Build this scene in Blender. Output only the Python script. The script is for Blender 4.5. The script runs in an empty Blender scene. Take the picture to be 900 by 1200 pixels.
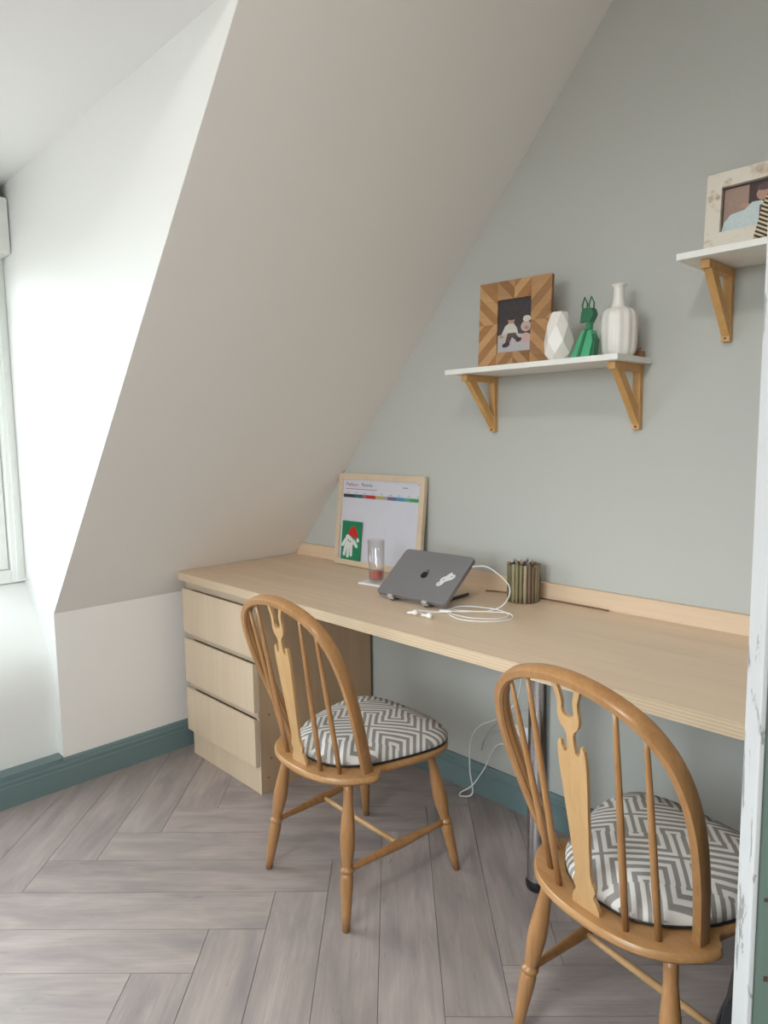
import bpy, bmesh, math, random
from mathutils import Vector, Matrix
random.seed(7)
S = bpy.context.scene
COL = S.collection
PI = math.pi

# ------------------------------------------------------------------ camera
F_PX = 813.27
CAM = Vector((2.6073, -1.9001, 1.2872))
YAW, PITCH, ROLL = 2.3704, -0.1102, -0.0137
d = Vector((math.cos(PITCH) * math.cos(YAW), math.cos(PITCH) * math.sin(YAW), math.sin(PITCH)))
r = d.cross(Vector((0, 0, 1))).normalized()
u = r.cross(d)
r2 = r * math.cos(ROLL) + u * math.sin(ROLL)
u2 = -r * math.sin(ROLL) + u * math.cos(ROLL)
cd = bpy.data.cameras.new('camera')
cam = bpy.data.objects.new('camera', cd)
COL.objects.link(cam)
cam.matrix_world = Matrix(((r2.x, u2.x, -d.x, CAM.x), (r2.y, u2.y, -d.y, CAM.y), (r2.z, u2.z, -d.z, CAM.z), (0, 0, 0, 1)))
cd.sensor_fit = 'VERTICAL'
cd.sensor_height = 36.0
cd.lens = 36.0 * F_PX / 1200.0
cd.clip_start = 0.02
S.camera = cam

# ------------------------------------------------------------------ light
w = bpy.data.worlds.new('sky')
S.world = w
w.use_nodes = True
nt = w.node_tree
bg = nt.nodes['Background']
tc = nt.nodes.new('ShaderNodeTexCoord')
sep = nt.nodes.new('ShaderNodeSeparateXYZ')
rmp = nt.nodes.new('ShaderNodeValToRGB')
nt.links.new(tc.outputs['Generated'], sep.inputs[0])
mr = nt.nodes.new('ShaderNodeMapRange')
mr.inputs['From Min'].default_value = -1
nt.links.new(sep.outputs['Z'], mr.inputs['Value'])
nt.links.new(mr.outputs[0], rmp.inputs[0])
rmp.color_ramp.elements[0].position = 0.49
rmp.color_ramp.elements[0].color = (0.20, 0.19, 0.18, 1)
rmp.color_ramp.elements[1].position = 0.53
rmp.color_ramp.elements[1].color = (0.90, 0.955, 1.0, 1)
nt.links.new(rmp.outputs[0], bg.inputs['Color'])
bg.inputs['Strength'].default_value = 15.0


def portal(name, loc, rot, sx, sy):
    l = bpy.data.lights.new(name, 'AREA')
    l.shape = 'RECTANGLE'
    l.size, l.size_y = sx, sy
    l.cycles.is_portal = True
    o = bpy.data.objects.new(name, l)
    COL.objects.link(o)
    o.location = loc
    o.rotation_euler = rot


DY0, DY1 = -2.75, -1.0446          # dormer opening along y
WZ0, WZ1 = 0.76, 1.96              # dormer window glass
portal('window_portal', (-0.40, (DY0 + DY1) / 2, 1.36), (0, -PI / 2, 0), 1.30, 1.62)
portal('window_portal', (1.9, -3.56, 1.55), (-PI / 2, 0, PI), 1.16, 1.56)  # portal for the added fill window
S.view_settings.view_transform = 'Standard'
S.view_settings.look = 'None'
S.view_settings.gamma = 1.0
S.view_settings.use_curve_mapping = False
S.view_settings.exposure = 0.02
S.cycles.use_denoising = True
S.cycles.diffuse_bounces = 8
S.cycles.max_bounces = 14
S.cycles.transparent_max_bounces = 16
S.cycles.sample_clamp_indirect = 6.0


# ------------------------------------------------------------------ materials
class NT:
    def __init__(s, name):
        s.m = bpy.data.materials.new(name)
        s.m.use_nodes = True
        s.t = s.m.node_tree
        s.b = s.t.nodes['Principled BSDF']

    def n(s, typ, **kw):
        o = s.t.nodes.new(typ)
        for k, v in kw.items():
            setattr(o, k, v)
        return o

    def l(s, a, b):
        s.t.links.new(a, b)

    def math(s, op, a, b=None, c=None):
        o = s.n('ShaderNodeMath', operation=op)
        for i, v in enumerate((a, b, c)):
            if v is None:
                continue
            if isinstance(v, (int, float)):
                o.inputs[i].default_value = v
            else:
                s.l(v, o.inputs[i])
        return o.outputs[0]

    def mix(s, fac, a, b):
        o = s.n('ShaderNodeMix', data_type='RGBA')
        for sock, v in ((o.inputs[0], fac), (o.inputs[6], a), (o.inputs[7], b)):
            if isinstance(v, (int, float)):
                sock.default_value = v
            elif isinstance(v, (tuple, list)):
                sock.default_value = (*v, 1)
            else:
                s.l(v, sock)
        return o.outputs[2]

    def ramp(s, fac, stops):
        o = s.n('ShaderNodeValToRGB')
        e = o.color_ramp.elements
        while len(e) < len(stops):
            e.new(0.5)
        for i, (p, c) in enumerate(stops):
            e[i].position = p
            e[i].color = (*c, 1) if isinstance(c, (tuple, list)) else (c, c, c, 1)
        s.l(fac, o.inputs[0])
        return o.outputs[0]

    def coords(s, scale, rnd=True):
        t = s.n('ShaderNodeTexCoord')
        mp = s.n('ShaderNodeMapping')
        mp.inputs['Scale'].default_value = scale
        s.l(t.outputs['Object'], mp.inputs['Vector'])
        if rnd:
            oi = s.n('ShaderNodeObjectInfo')
            k = s.math('MULTIPLY', oi.outputs['Random'], 37.0)
            cb = s.n('ShaderNodeCombineXYZ')
            for i in range(3):
                s.l(k, cb.inputs[i])
            s.l(cb.outputs[0], mp.inputs['Location'])
        return mp.outputs[0]

    def noise(s, vec, scale=5, detail=4, rough=0.55, dist=0.0):
        o = s.n('ShaderNodeTexNoise')
        o.inputs['Scale'].default_value = scale
        o.inputs['Detail'].default_value = detail
        o.inputs['Roughness'].default_value = rough
        o.inputs['Distortion'].default_value = dist
        s.l(vec, o.inputs['Vector'])
        return o.outputs['Fac']

    def bump(s, h, strength=0.2, dist=0.002):
        o = s.n('ShaderNodeBump')
        o.inputs['Strength'].default_value = strength
        o.inputs['Distance'].default_value = dist
        s.l(h, o.inputs['Height'])
        s.l(o.outputs[0], s.b.inputs['Normal'])

    def set(s, color=None, rough=None, metal=None, spec=None, **kw):
        b = s.b
        if color is not None:
            if isinstance(color, (tuple, list)):
                b.inputs['Base Color'].default_value = (*color, 1)
            else:
                s.l(color, b.inputs['Base Color'])
        if rough is not None:
            b.inputs['Roughness'].default_value = rough
        if metal is not None:
            b.inputs['Metallic'].default_value = metal
        if spec is not None:
            b.inputs['Specular IOR Level'].default_value = spec
        for k, v in kw.items():
            b.inputs[k].default_value = v
        return s.m


def srgb(r_, g_, b_):
    f = lambda c: (c / 255 / 12.92) if c <= 10 else ((c / 255 + 0.055) / 1.055) ** 2.4
    return (f(r_), f(g_), f(b_))


def plain(name, color, rough=0.5, metal=0.0, var=0.04, scale=30, bump=0.0, spec=None):
    k = NT(name)
    v = k.coords((1, 1, 1))
    n = k.noise(v, scale, 3)
    c = k.mix(n, tuple(x * (1 - var) for x in color), tuple(min(1, x * (1 + var)) for x in color))
    if bump:
        k.bump(n, bump, 0.002)
    return k.set(c, rough, metal, spec)


def paint(name, color, rough=0.75):
    k = NT(name)
    v = k.coords((1, 1, 1), rnd=False)
    big = k.noise(v, 1.3, 3)
    fine = k.noise(v, 140, 2)
    c = k.mix(big, tuple(x * 0.975 for x in color), tuple(min(1, x * 1.02) for x in color))
    k.bump(fine, 0.06, 0.002)
    return k.set(c, rough, spec=0.25)


def wood(name, stops, along='X', grain=1.0, rough=0.5, contrast=0.5, bump=0.08, spec=0.35, piece_var=0.0, knots=False):
    """stretched-noise grain running along one local axis"""
    k = NT(name)
    sc = {'X': (1.2, 14, 14), 'Y': (14, 1.2, 14), 'Z': (14, 14, 1.2)}[along]
    v = k.coords(tuple(x * grain for x in sc))
    a = k.noise(v, 1.6, 5, 0.6, 0.6)
    v2 = k.coords(tuple(x * grain * (3.5 if x > 2 else 1.4) for x in sc))
    b = k.noise(v2, 2.5, 4, 0.6)
    f = k.math('ADD', k.math('MULTIPLY', a, contrast), k.math('MULTIPLY', b, 1 - contrast))
    c = k.ramp(f, stops)
    if piece_var:
        oi = k.n('ShaderNodeObjectInfo')
        hv = k.n('ShaderNodeHueSaturation')
        val = k.math('ADD', k.math('MULTIPLY', oi.outputs['Random'], 2 * piece_var), 1 - piece_var)
        k.l(val, hv.inputs['Value'])
        k.l(c, hv.inputs['Color'])
        c = hv.outputs[0]
    if knots:
        vo = k.n('ShaderNodeTexVoronoi')
        vv = k.coords((1.6, 7, 7))
        k.l(vv, vo.inputs['Vector'])
        vo.inputs['Scale'].default_value = 1.0
        kn = k.ramp(vo.outputs['Distance'], [(0.0, 1.0), (0.11, 0.0)])
        c = k.mix(k.math('MULTIPLY', kn, 0.3), c, tuple(x * 0.45 for x in stops[0][1]))
    if bump:
        k.bump(b, bump, 0.0015)
    return k.set(c, rough, spec=spec)


M = {}
M['gable'] = paint('gable_paint', (0.475, 0.485, 0.462))
M['white'] = paint('white_paint', (0.81, 0.785, 0.755))
M['dormer'] = paint('dormer_paint', (0.80, 0.81, 0.80))
M['ceil'] = paint('ceiling_paint', (0.83, 0.83, 0.83))
M['base'] = paint('baseboard_paint', (0.150, 0.215, 0.222), 0.4)
M['gloss_white'] = plain('gloss_white', (0.80, 0.82, 0.80), 0.35)
def floor_mat():
    """limed wood-look plank: pink-grey and blue-grey drifts, fine pores, a few knots"""
    k = NT('floor_plank')
    drift = k.noise(k.coords((2.2, 9, 9)), 1.6, 4, 0.55, 0.5)
    c = k.ramp(drift, [(0.28, (0.24, 0.212, 0.212)), (0.45, (0.325, 0.278, 0.266)), (0.60, (0.395, 0.332, 0.314)), (0.78, (0.43, 0.38, 0.37))])
    pores = k.noise(k.coords((7, 150, 150)), 1.0, 4, 0.6)
    pm_ = k.ramp(pores, [(0.30, 0.0), (0.70, 1.0)])
    c = k.mix(k.math('MULTIPLY', pm_, 0.42), c, (0.215, 0.188, 0.184))
    fleck = k.noise(k.coords((9, 60, 60)), 1.0, 5, 0.7, 0.6)
    fm = k.ramp(fleck, [(0.63, 0.0), (0.72, 1.0)])
    c = k.mix(k.math('MULTIPLY', fm, 0.5), c, (0.115, 0.10, 0.10))
    vo = k.n('ShaderNodeTexVoronoi')
    k.l(k.coords((2.0, 7, 7)), vo.inputs['Vector'])
    vo.inputs['Scale'].default_value = 1.0
    kn = k.ramp(vo.outputs['Distance'], [(0.0, 1.0), (0.10, 0.0)])
    c = k.mix(k.math('MULTIPLY', kn, 0.35), c, (0.11, 0.095, 0.095))
    oi = k.n('ShaderNodeObjectInfo')
    hv = k.n('ShaderNodeHueSaturation')
    k.l(k.math('ADD', k.math('MULTIPLY', oi.outputs['Random'], 0.14), 0.96), hv.inputs['Value'])
    k.l(c, hv.inputs['Color'])
    k.bump(pores, 0.06, 0.001)
    return k.set(hv.outputs[0], 0.42, spec=0.45)


M['floor'] = floor_mat()
M['subfloor'] = plain('floor_joint', (0.20, 0.17, 0.155), 0.8)
M['desk'] = wood('birch_top', [(0.25, (0.58, 0.43, 0.30)), (0.5, (0.68, 0.515, 0.37)), (0.8, (0.74, 0.58, 0.43))], 'X', 0.5, 0.38, 0.5, 0.03)
M['birch'] = wood('birch_front', [(0.2, (0.52, 0.40, 0.28)), (0.5, (0.61, 0.485, 0.355)), (0.8, (0.66, 0.54, 0.41))], 'Z', 0.35, 0.45, 0.6, 0.02)
M['rail'] = wood('birch_rail', [(0.2, (0.40, 0.315, 0.235)), (0.5, (0.46, 0.37, 0.28)), (0.8, (0.52, 0.42, 0.33))], 'X', 0.35, 0.5, 0.6, 0.02)
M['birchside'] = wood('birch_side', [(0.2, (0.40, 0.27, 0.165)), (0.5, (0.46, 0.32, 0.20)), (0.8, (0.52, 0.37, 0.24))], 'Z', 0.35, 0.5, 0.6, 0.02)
M['chair'] = wood('chair_wood', [(0.2, (0.23, 0.105, 0.038)), (0.5, (0.36, 0.182, 0.072)), (0.8, (0.46, 0.255, 0.115))], 'Z', 0.9, 0.3, 0.5, 0.05, 0.5)
M['chairx'] = wood('chair_wood_seat', [(0.2, (0.26, 0.125, 0.045)), (0.5, (0.39, 0.208, 0.085)), (0.8, (0.48, 0.28, 0.13))], 'X', 0.9, 0.3, 0.5, 0.05, 0.5)
M['splat'] = wood('chair_wood_splat', [(0.2, (0.38, 0.215, 0.09)), (0.5, (0.47, 0.285, 0.130)), (0.8, (0.54, 0.35, 0.18))], 'Z', 0.9, 0.35, 0.5, 0.05, 0.5)
M['bracket'] = wood('bracket_pine', [(0.2, (0.46, 0.235, 0.075)), (0.5, (0.58, 0.33, 0.125)), (0.8, (0.66, 0.41, 0.18))], 'Z', 0.8, 0.45, 0.5, 0.04)
M['shelf'] = plain('shelf_white', (0.78, 0.77, 0.74), 0.4)
M['steel'] = plain('brushed_steel', (0.55, 0.55, 0.56), 0.16, 1.0)
M['black'] = plain('black_plastic', (0.012, 0.012, 0.014), 0.4)
M['screw'] = plain('screw_dark', (0.08, 0.06, 0.05), 0.4, 0.6)
M['white_plastic'] = plain('white_plastic', (0.80, 0.80, 0.80), 0.35)
M['ceramic'] = plain('white_ceramic', (0.80, 0.77, 0.73), 0.35)


def glass_mat(name, tint=(1, 1, 1), gloss=0.08):
    k = NT(name)
    k.t.nodes.remove(k.b)
    tr = k.n('ShaderNodeBsdfTransparent')
    tr.inputs[0].default_value = (*tint, 1)
    gl = k.n('ShaderNodeBsdfGlossy')
    gl.inputs['Roughness'].default_value = 0.02
    lw = k.n('ShaderNodeLayerWeight')
    lw.inputs[0].default_value = 0.35
    f = k.math('MULTIPLY', lw.outputs['Facing'], 0.6)
    f = k.math('ADD', f, gloss)
    mx = k.n('ShaderNodeMixShader')
    k.l(f, mx.inputs[0])
    k.l(tr.outputs[0], mx.inputs[1])
    k.l(gl.outputs[0], mx.inputs[2])
    k.l(mx.outputs[0], k.t.nodes['Material Output'].inputs[0])
    return k.m


M['pane'] = glass_mat('window_glass', (0.97, 0.99, 0.98), 0.02)
M['tumbler'] = glass_mat('tumbler_glass', (0.985, 0.985, 0.99), 0.05)


def ply_edge():
    k = NT('plywood_edge')
    t = k.n('ShaderNodeTexCoord')
    sp = k.n('ShaderNodeSeparateXYZ')
    k.l(t.outputs['Object'], sp.inputs[0])
    wv = k.math('FRACT', k.math('MULTIPLY', sp.outputs['Z'], 1 / 0.0075))
    st = k.ramp(wv, [(0.0, 0.0), (0.12, 0.0), (0.2, 1.0), (0.5, 1.0), (0.58, 0.45), (0.95, 0.45)])
    v = k.coords((3, 30, 60))
    n = k.noise(v, 2, 4)
    c = k.mix(st, (0.44, 0.32, 0.205), (0.62, 0.475, 0.325))
    c = k.mix(k.math('MULTIPLY', n, 0.35), c, (0.68, 0.56, 0.42))
    return k.set(c, 0.55)


M['ply'] = ply_edge()


def cushion_mat(name, dark, light, cell=0.074, lines=4):
    """maze weave: nested L-shaped bands, turned cell by cell"""
    k = NT(name)
    t = k.n('ShaderNodeTexCoord')
    mp = k.n('ShaderNodeMapping')
    mp.inputs['Location'].default_value = (0.31, 0.47, 0)
    mp.inputs['Scale'].default_value = (1 / cell, 1 / cell, 1)
    mp.inputs['Rotation'].default_value = (0, 0, 0.80)
    k.l(t.outputs['Object'], mp.inputs['Vector'])
    sp = k.n('ShaderNodeSeparateXYZ')
    k.l(mp.outputs[0], sp.inputs[0])
    X, Y = sp.outputs[0], sp.outputs[1]
    fx, fy = k.math('FRACT', X), k.math('FRACT', Y)
    ix, iy = k.math('FLOOR', X), k.math('FLOOR', Y)
    px = k.math('FLOORED_MODULO', ix, 2)
    py = k.math('FLOORED_MODULO', k.math('ADD', iy, k.math('FLOOR', k.math('MULTIPLY', ix, 0.5))), 2)
    # flip u / v by cell parity
    ux = k.math('ABSOLUTE', k.math('SUBTRACT', fx, px))
    uy = k.math('ABSOLUTE', k.math('SUBTRACT', fy, py))
    mxv = k.math('MAXIMUM', ux, uy)
    ph = k.math('FRACT', k.math('ADD', k.math('MULTIPLY', mxv, lines), 0.18))
    band = k.ramp(ph, [(0.0, 0.0), (0.46, 0.0), (0.52, 1.0), (0.95, 1.0), (1.0, 0.0)])
    nv = k.coords((1, 1, 1))
    n = k.noise(nv, 420, 3)
    c = k.mix(band, dark, light)
    c = k.mix(k.math('MULTIPLY', n, 0.3), c, tuple(x * 0.7 for x in light))
    h = k.math('ADD', k.math('MULTIPLY', band, 0.6), k.math('MULTIPLY', n, 0.5))
    k.bump(h, 0.35, 0.002)
    return k.set(c, 0.9, spec=0.15)


M['cushion'] = cushion_mat('maze_fabric', (0.235, 0.215, 0.20), (0.70, 0.685, 0.66))


# ------------------------------------------------------------------ mesh helpers
def obj(name, bm, mat, parent=None, smooth=False, loc=None, rot=None):
    me = bpy.data.meshes.new(name)
    bmesh.ops.recalc_face_normals(bm, faces=bm.faces)
    bm.to_mesh(me)
    bm.free()
    if smooth:
        for p_ in me.polygons:
            p_.use_smooth = True
        if smooth == 'auto':
            try:
                me.set_sharp_from_angle(angle=math.radians(38))
            except Exception:
                pass
    o = bpy.data.objects.new(name, me)
    COL.objects.link(o)
    if isinstance(mat, (list, tuple)):
        for m_ in mat:
            me.materials.append(m_)
    else:
        me.materials.append(mat)
    if parent is not None:
        o.parent = parent
    if loc is not None:
        o.location = loc
    if rot is not None:
        o.rotation_euler = rot
    return o


def tag(o, label, cat, group=None):
    o['label'] = label
    o['category'] = cat
    if group:
        o['group'] = group
    return o


def thing(name, label, cat, loc=(0, 0, 0), rot=(0, 0, 0), group=None):
    o = bpy.data.objects.new(name, None)
    o.empty_display_size = 0.05
    COL.objects.link(o)
    o.location = loc
    o.rotation_euler = rot
    return tag(o, label, cat, group)


def struct(o, label=None):
    o['kind'] = 'structure'
    if label:
        o['label'] = label
    return o


def B():
    return bmesh.new()


def box(bm, x0, x1, y0, y1, z0, z1, bev=0.0, seg=2, mi=0):
    vs = [bm.verts.new(c) for c in ((x0, y0, z0), (x1, y0, z0), (x1, y1, z0), (x0, y1, z0), (x0, y0, z1), (x1, y0, z1), (x1, y1, z1), (x0, y1, z1))]
    fs = [bm.faces.new([vs[i] for i in q]) for q in ((3, 2, 1, 0), (4, 5, 6, 7), (0, 1, 5, 4), (1, 2, 6, 5), (2, 3, 7, 6), (3, 0, 4, 7))]
    for f in fs:
        f.material_index = mi
    if bev > 0:
        es = list({e for f in fs for e in f.edges})
        bmesh.ops.bevel(bm, geom=es, offset=bev, segments=seg, profile=0.5, affect='EDGES')
    return bm


def prism(bm, poly, axis, a0, a1):
    """2-D polygon swept along an axis: 'Y' takes (x,z), 'X' takes (y,z), 'Z' takes (x,y)"""
    def P(q, a):
        return {'Y': (q[0], a, q[1]), 'X': (a, q[0], q[1]), 'Z': (q[0], q[1], a)}[axis]
    n = len(poly)
    A = [bm.verts.new(P(q, a0)) for q in poly]
    C = [bm.verts.new(P(q, a1)) for q in poly]
    bm.faces.new(A)
    bm.faces.new(C[::-1])
    for i in range(n):
        bm.faces.new((A[i], A[(i + 1) % n], C[(i + 1) % n], C[i]))
    return bm


def lathe(bm, prof, seg=20, p0=(0, 0, 0), p1=None, cap=True, ribs=0, rib=0.0):
    """profile of (radius, t); t in metres up z, or 0..1 along p0->p1"""
    p0 = Vector(p0)
    if p1 is None:
        ax, L = Vector((0, 0, 1)), 1.0
    else:
        ax = Vector(p1) - p0
        L = ax.length
        ax.normalize()
    q = ax.to_track_quat('Z', 'Y').to_matrix() if p1 is not None else Matrix.Identity(3)
    rings = []
    for rr, t in prof:
        ring = []
        for i in range(seg):
            a = 2 * PI * i / seg
            k = 1 + (rib * math.cos(ribs * a) if ribs else 0)
            ring.append(bm.verts.new(p0 + q @ Vector((rr * k * math.cos(a), rr * k * math.sin(a), t * L))))
        rings.append(ring)
    for A, C in zip(rings, rings[1:]):
        for i in range(seg):
            bm.faces.new((A[i], A[(i + 1) % seg], C[(i + 1) % seg], C[i]))
    if cap:
        bm.faces.new(rings[0][::-1])
        bm.faces.new(rings[-1])
    return bm


def catmull(pts, n=8, closed=False):
    pts = [Vector(p_) for p_ in pts]
    out = []
    m = len(pts)
    rng = range(m if closed else m - 1)
    for i in rng:
        if closed:
            a, b, c, e = pts[(i - 1) % m], pts[i], pts[(i + 1) % m], pts[(i + 2) % m]
        else:
            a, b, c, e = pts[max(i - 1, 0)], pts[i], pts[i + 1], pts[min(i + 2, m - 1)]
        for j in range(n):
            t = j / n
            out.append(0.5 * ((2 * b) + (c - a) * t + (2 * a - 5 * b + 4 * c - e) * t * t + (3 * b - a - 3 * c + e) * t ** 3))
    if not closed:
        out.append(pts[-1])
    return out


def sweep(bm, path, section, normal=None, closed=False):
    """section: list of (across, along_normal); normal fixed or minimal twist"""
    path = [Vector(p_) for p_ in path]
    n = len(path)
    rings = []
    prev = None
    for i, p_ in enumerate(path):
        if closed:
            t = (path[(i + 1) % n] - path[i - 1]).normalized()
        else:
            t = (path[min(i + 1, n - 1)] - path[max(i - 1, 0)]).normalized()
        if normal is not None:
            nn = Vector(normal)
            nn = (nn - t * nn.dot(t)).normalized()
        else:
            if prev is None:
                nn = t.orthogonal().normalized()
            else:
                nn = prev - t * prev.dot(t)
                nn = nn.normalized() if nn.length > 1e-6 else t.orthogonal().normalized()
            prev = nn
        s_ = t.cross(nn)
        rings.append([bm.verts.new(p_ + s_ * a + nn * b) for a, b in section])
    k = len(section)
    pairs = list(zip(rings, rings[1:])) + ([(rings[-1], rings[0])] if closed else [])
    for A, C in pairs:
        for i in range(k):
            bm.faces.new((A[i], A[(i + 1) % k], C[(i + 1) % k], C[i]))
    if not closed:
        bm.faces.new(rings[0][::-1])
        bm.faces.new(rings[-1])
    return bm


def circle(rad, n=8):
    return [(rad * math.cos(2 * PI * i / n), rad * math.sin(2 * PI * i / n)) for i in range(n)]


def tube(bm, pts, rad, n=6, smooth=6):
    return sweep(bm, catmull(pts, smooth) if smooth else pts, circle(rad, n))


def text_mesh(body, size):
    cu = bpy.data.curves.new('lettering', 'FONT')
    cu.body = body
    cu.size = size
    cu.resolution_u = 2
    o = bpy.data.objects.new('lettering', cu)
    COL.objects.link(o)
    dg = bpy.context.evaluated_depsgraph_get()
    me = bpy.data.meshes.new_from_object(o.evaluated_get(dg))
    bpy.data.objects.remove(o)
    bpy.data.curves.remove(cu)
    return me


# ------------------------------------------------------------------ room shell
HK, SL = 0.6585, 1.1425            # knee height, slope of the rafters
ZD, ZC = 2.205, 2.62               # dormer ceiling, room ceiling
XR, YF = 3.0, -3.45
sx = lambda z: (z - HK) / SL
CW = -1.0446


def shell(name, bm, mat, label, smooth=False):
    return struct(obj(name, bm, mat, None, smooth), label)


shell('wall_back', box(B(), -0.4, XR + 0.1, 0, 0.1, -0.02, ZC), M['gable'], 'sage grey painted gable wall behind the desk')
nrm = Vector((-SL, 1)).normalized() * 0.08
knee = [(0, -0.02), (0, HK), (nrm.x, HK + nrm.y), (-0.1, HK + nrm.y), (-0.1, -0.02)]
bm = prism(B(), knee, 'Y', CW, 0.0)
shell('wall_left', bm, M['white'], 'low white knee wall left of the drawers')
shell('wall_left', prism(B(), knee, 'Y', YF, DY0), M['white'], 'low white knee wall past the dormer')


def slope_poly(z0, z1):
    return [(sx(z0), z0), (sx(z1), z1), (sx(z1) + nrm.x, z1 + nrm.y), (sx(z0) + nrm.x, z0 + nrm.y)]


bm = prism(B(), slope_poly(HK, ZC), 'Y', CW, 0.0)
shell('wall_slope', bm, M['white'], 'white sloping attic wall above the desk')
shell('wall_slope', prism(B(), slope_poly(HK, ZC), 'Y', YF, DY0), M['white'], 'white sloping attic wall past the dormer')
shell('wall_slope', prism(B(), slope_poly(ZD + 0.001, ZC), 'Y', DY0, CW), M['white'], 'white sloping attic wall over the dormer')
e_ = 0.0015
cheek = [(-0.42, -0.02), (-e_, -0.02), (-e_, HK), (sx(ZD) - e_, ZD), (-0.42, ZD)]
shell('wall_dormer', prism(B(), cheek, 'Y', CW - 0.0006, CW + 0.05), M['dormer'], 'bright white dormer cheek beside the window')
shell('wall_dormer', prism(B(), cheek, 'Y', DY0 - 0.05, DY0 + 0.0006), M['dormer'], 'white dormer cheek on the far side of the window')
# curved wall under the dormer window
prof = [Vector((x_, 0, z_)) for x_, z_ in ((-0.048, -0.02), (-0.047, 0.12), (-0.040, 0.27), (-0.038, 0.38), (-0.058, 0.46), (-0.10, 0.525), (-0.17, 0.605), (-0.235, 0.668), (-0.30, 0.735))]
pc = [(v.x, v.z) for v in catmull(prof, 5)] + [(-0.45, 0.735), (-0.45, -0.02)]
shell('wall_sill', prism(B(), pc, 'Y', DY0, CW), M['dormer'], 'white curved wall below the dormer window', 'auto')
shell('ceiling_dormer', prism(B(), [(-0.45, ZD), (sx(ZD), ZD), (sx(ZD), ZD + 0.05), (-0.45, ZD + 0.05)], 'Y', DY0, CW), M['ceil'], 'white dormer ceiling')
shell('ceiling', box(B(), sx(ZC) - 0.05, XR + 0.1, YF - 0.1, 0.1, ZC, ZC + 0.08), M['ceil'], 'white flat ceiling')
shell('wall_dormer', box(B(), -0.45, -0.31, DY0, CW, WZ1 + 0.05, ZD), M['dormer'], 'white wall strip over the dormer window')
# far wall with an opening for the added fill window
bm = B()
for a in ((-0.4, 1.3, -0.02, ZC), (2.5, XR + 0.1, -0.02, ZC), (1.3, 2.5, -0.02, 0.75), (1.3, 2.5, 2.35, ZC)):
    box(bm, a[0], a[1], YF - 0.1, YF, a[2], a[3])
shell('wall_front', bm, M['white'], 'white wall facing the desk wall')
# right wall with a doorway
D0, D1 = -1.475, -0.655
bm = B()
for a in ((YF, D0, -0.02, ZC), (D1, 0, -0.02, ZC), (D0, D1, 2.03, ZC)):
    box(bm, XR, XR + 0.1, a[0], a[1], a[2], a[3])
shell('wall_right', bm, M['white'], 'white wall with the doorway')
bm = box(B(), 4.0, 4.08, -2.2, 0.1, -0.02, ZC)
box(bm, XR + 0.1, 4.0, -2.28, -2.2, -0.02, ZC)
box(bm, XR + 0.1, 4.0, 0.0, 0.08, -0.02, ZC)
box(bm, XR + 0.1, 4.08, -2.28, 0.08, ZC, ZC + 0.05)
shell('wall_hallway', bm, M['white'], 'white hallway walls beyond the doorway')

# ------------------------------------------------------------------ floor: herringbone planks
fl = shell('floor', box(B(), -0.05, 4.05, YF - 0.05, 0.05, -0.06, -0.008), M['subfloor'], 'grey wood-look herringbone floor')
PW, PL, GAP = 0.150, 0.878, 0.0007
BX = (-0.03, 3.99, YF - 0.03, 0.03)


def clip(poly):
    for ax_, lim, sg in ((0, BX[0], 1), (0, BX[1], -1), (1, BX[2], 1), (1, BX[3], -1)):
        out = []
        for i in range(len(poly)):
            p_, q_ = poly[i], poly[(i + 1) % len(poly)]
            dp, dq = (p_[ax_] - lim) * sg, (q_[ax_] - lim) * sg
            if dp >= 0:
                out.append(p_)
            if dp * dq < 0:
                t = dp / (dp - dq)
                out.append((p_[0] + (q_[0] - p_[0]) * t, p_[1] + (q_[1] - p_[1]) * t))
        poly = out
        if not poly:
            return poly
    return poly


plank_full = None
R2 = math.sqrt(0.5)
ab = lambda a, b: ((a + b) * R2, (a - b) * R2)       # a=(x+y)/sqrt2, b=(x-y)/sqrt2
for j in range(-4, 5):
    for k in range(-40, 41):
        for kind in 'HV':
            if kind == 'H':
                a0, a1 = -k * PW - PL + j * PL, -k * PW + j * PL
                b0, b1 = 1.497 + k * PW + j * PL, 1.497 + (k + 1) * PW + j * PL
                ang = PI / 4
            else:
                a0, a1 = -k * PW + j * PL, -(k - 1) * PW + j * PL
                b0, b1 = 1.497 + k * PW + j * PL, 1.497 + k * PW + PL + j * PL
                ang = -PI / 4
            a0, a1, b0, b1 = a0 + GAP, a1 - GAP, b0 + GAP, b1 - GAP
            quad = [ab(a0, b0), ab(a1, b0), ab(a1, b1), ab(a0, b1)]
            c_ = ab((a0 + a1) / 2, (b0 + b1) / 2)
            full = all(BX[0] <= p_[0] <= BX[1] and BX[2] <= p_[1] <= BX[3] for p_ in quad)
            poly = quad if full else clip(quad)
            if len(poly) < 3:
                continue
            area = abs(sum(poly[i][0] * poly[(i + 1) % len(poly)][1] - poly[(i + 1) % len(poly)][0] * poly[i][1] for i in range(len(poly)))) / 2
            if area < 0.0015:
                continue
            if full and plank_full is not None:
                o = bpy.data.objects.new('plank', plank_full)
                COL.objects.link(o)
                o.parent = fl
            else:
                ca, sa = math.cos(-ang), math.sin(-ang)
                loc_ = [((p_[0] - c_[0]) * ca - (p_[1] - c_[1]) * sa, (p_[0] - c_[0]) * sa + (p_[1] - c_[1]) * ca) for p_ in poly]
                bm = prism(B(), loc_, 'Z', -0.008, 0.0)
                o = obj('plank', bm, M['floor'], fl)
                if full:
                    plank_full = o.data
            o.location = (c_[0], c_[1], 0)
            o.rotation_euler = (0, 0, ang)

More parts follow.
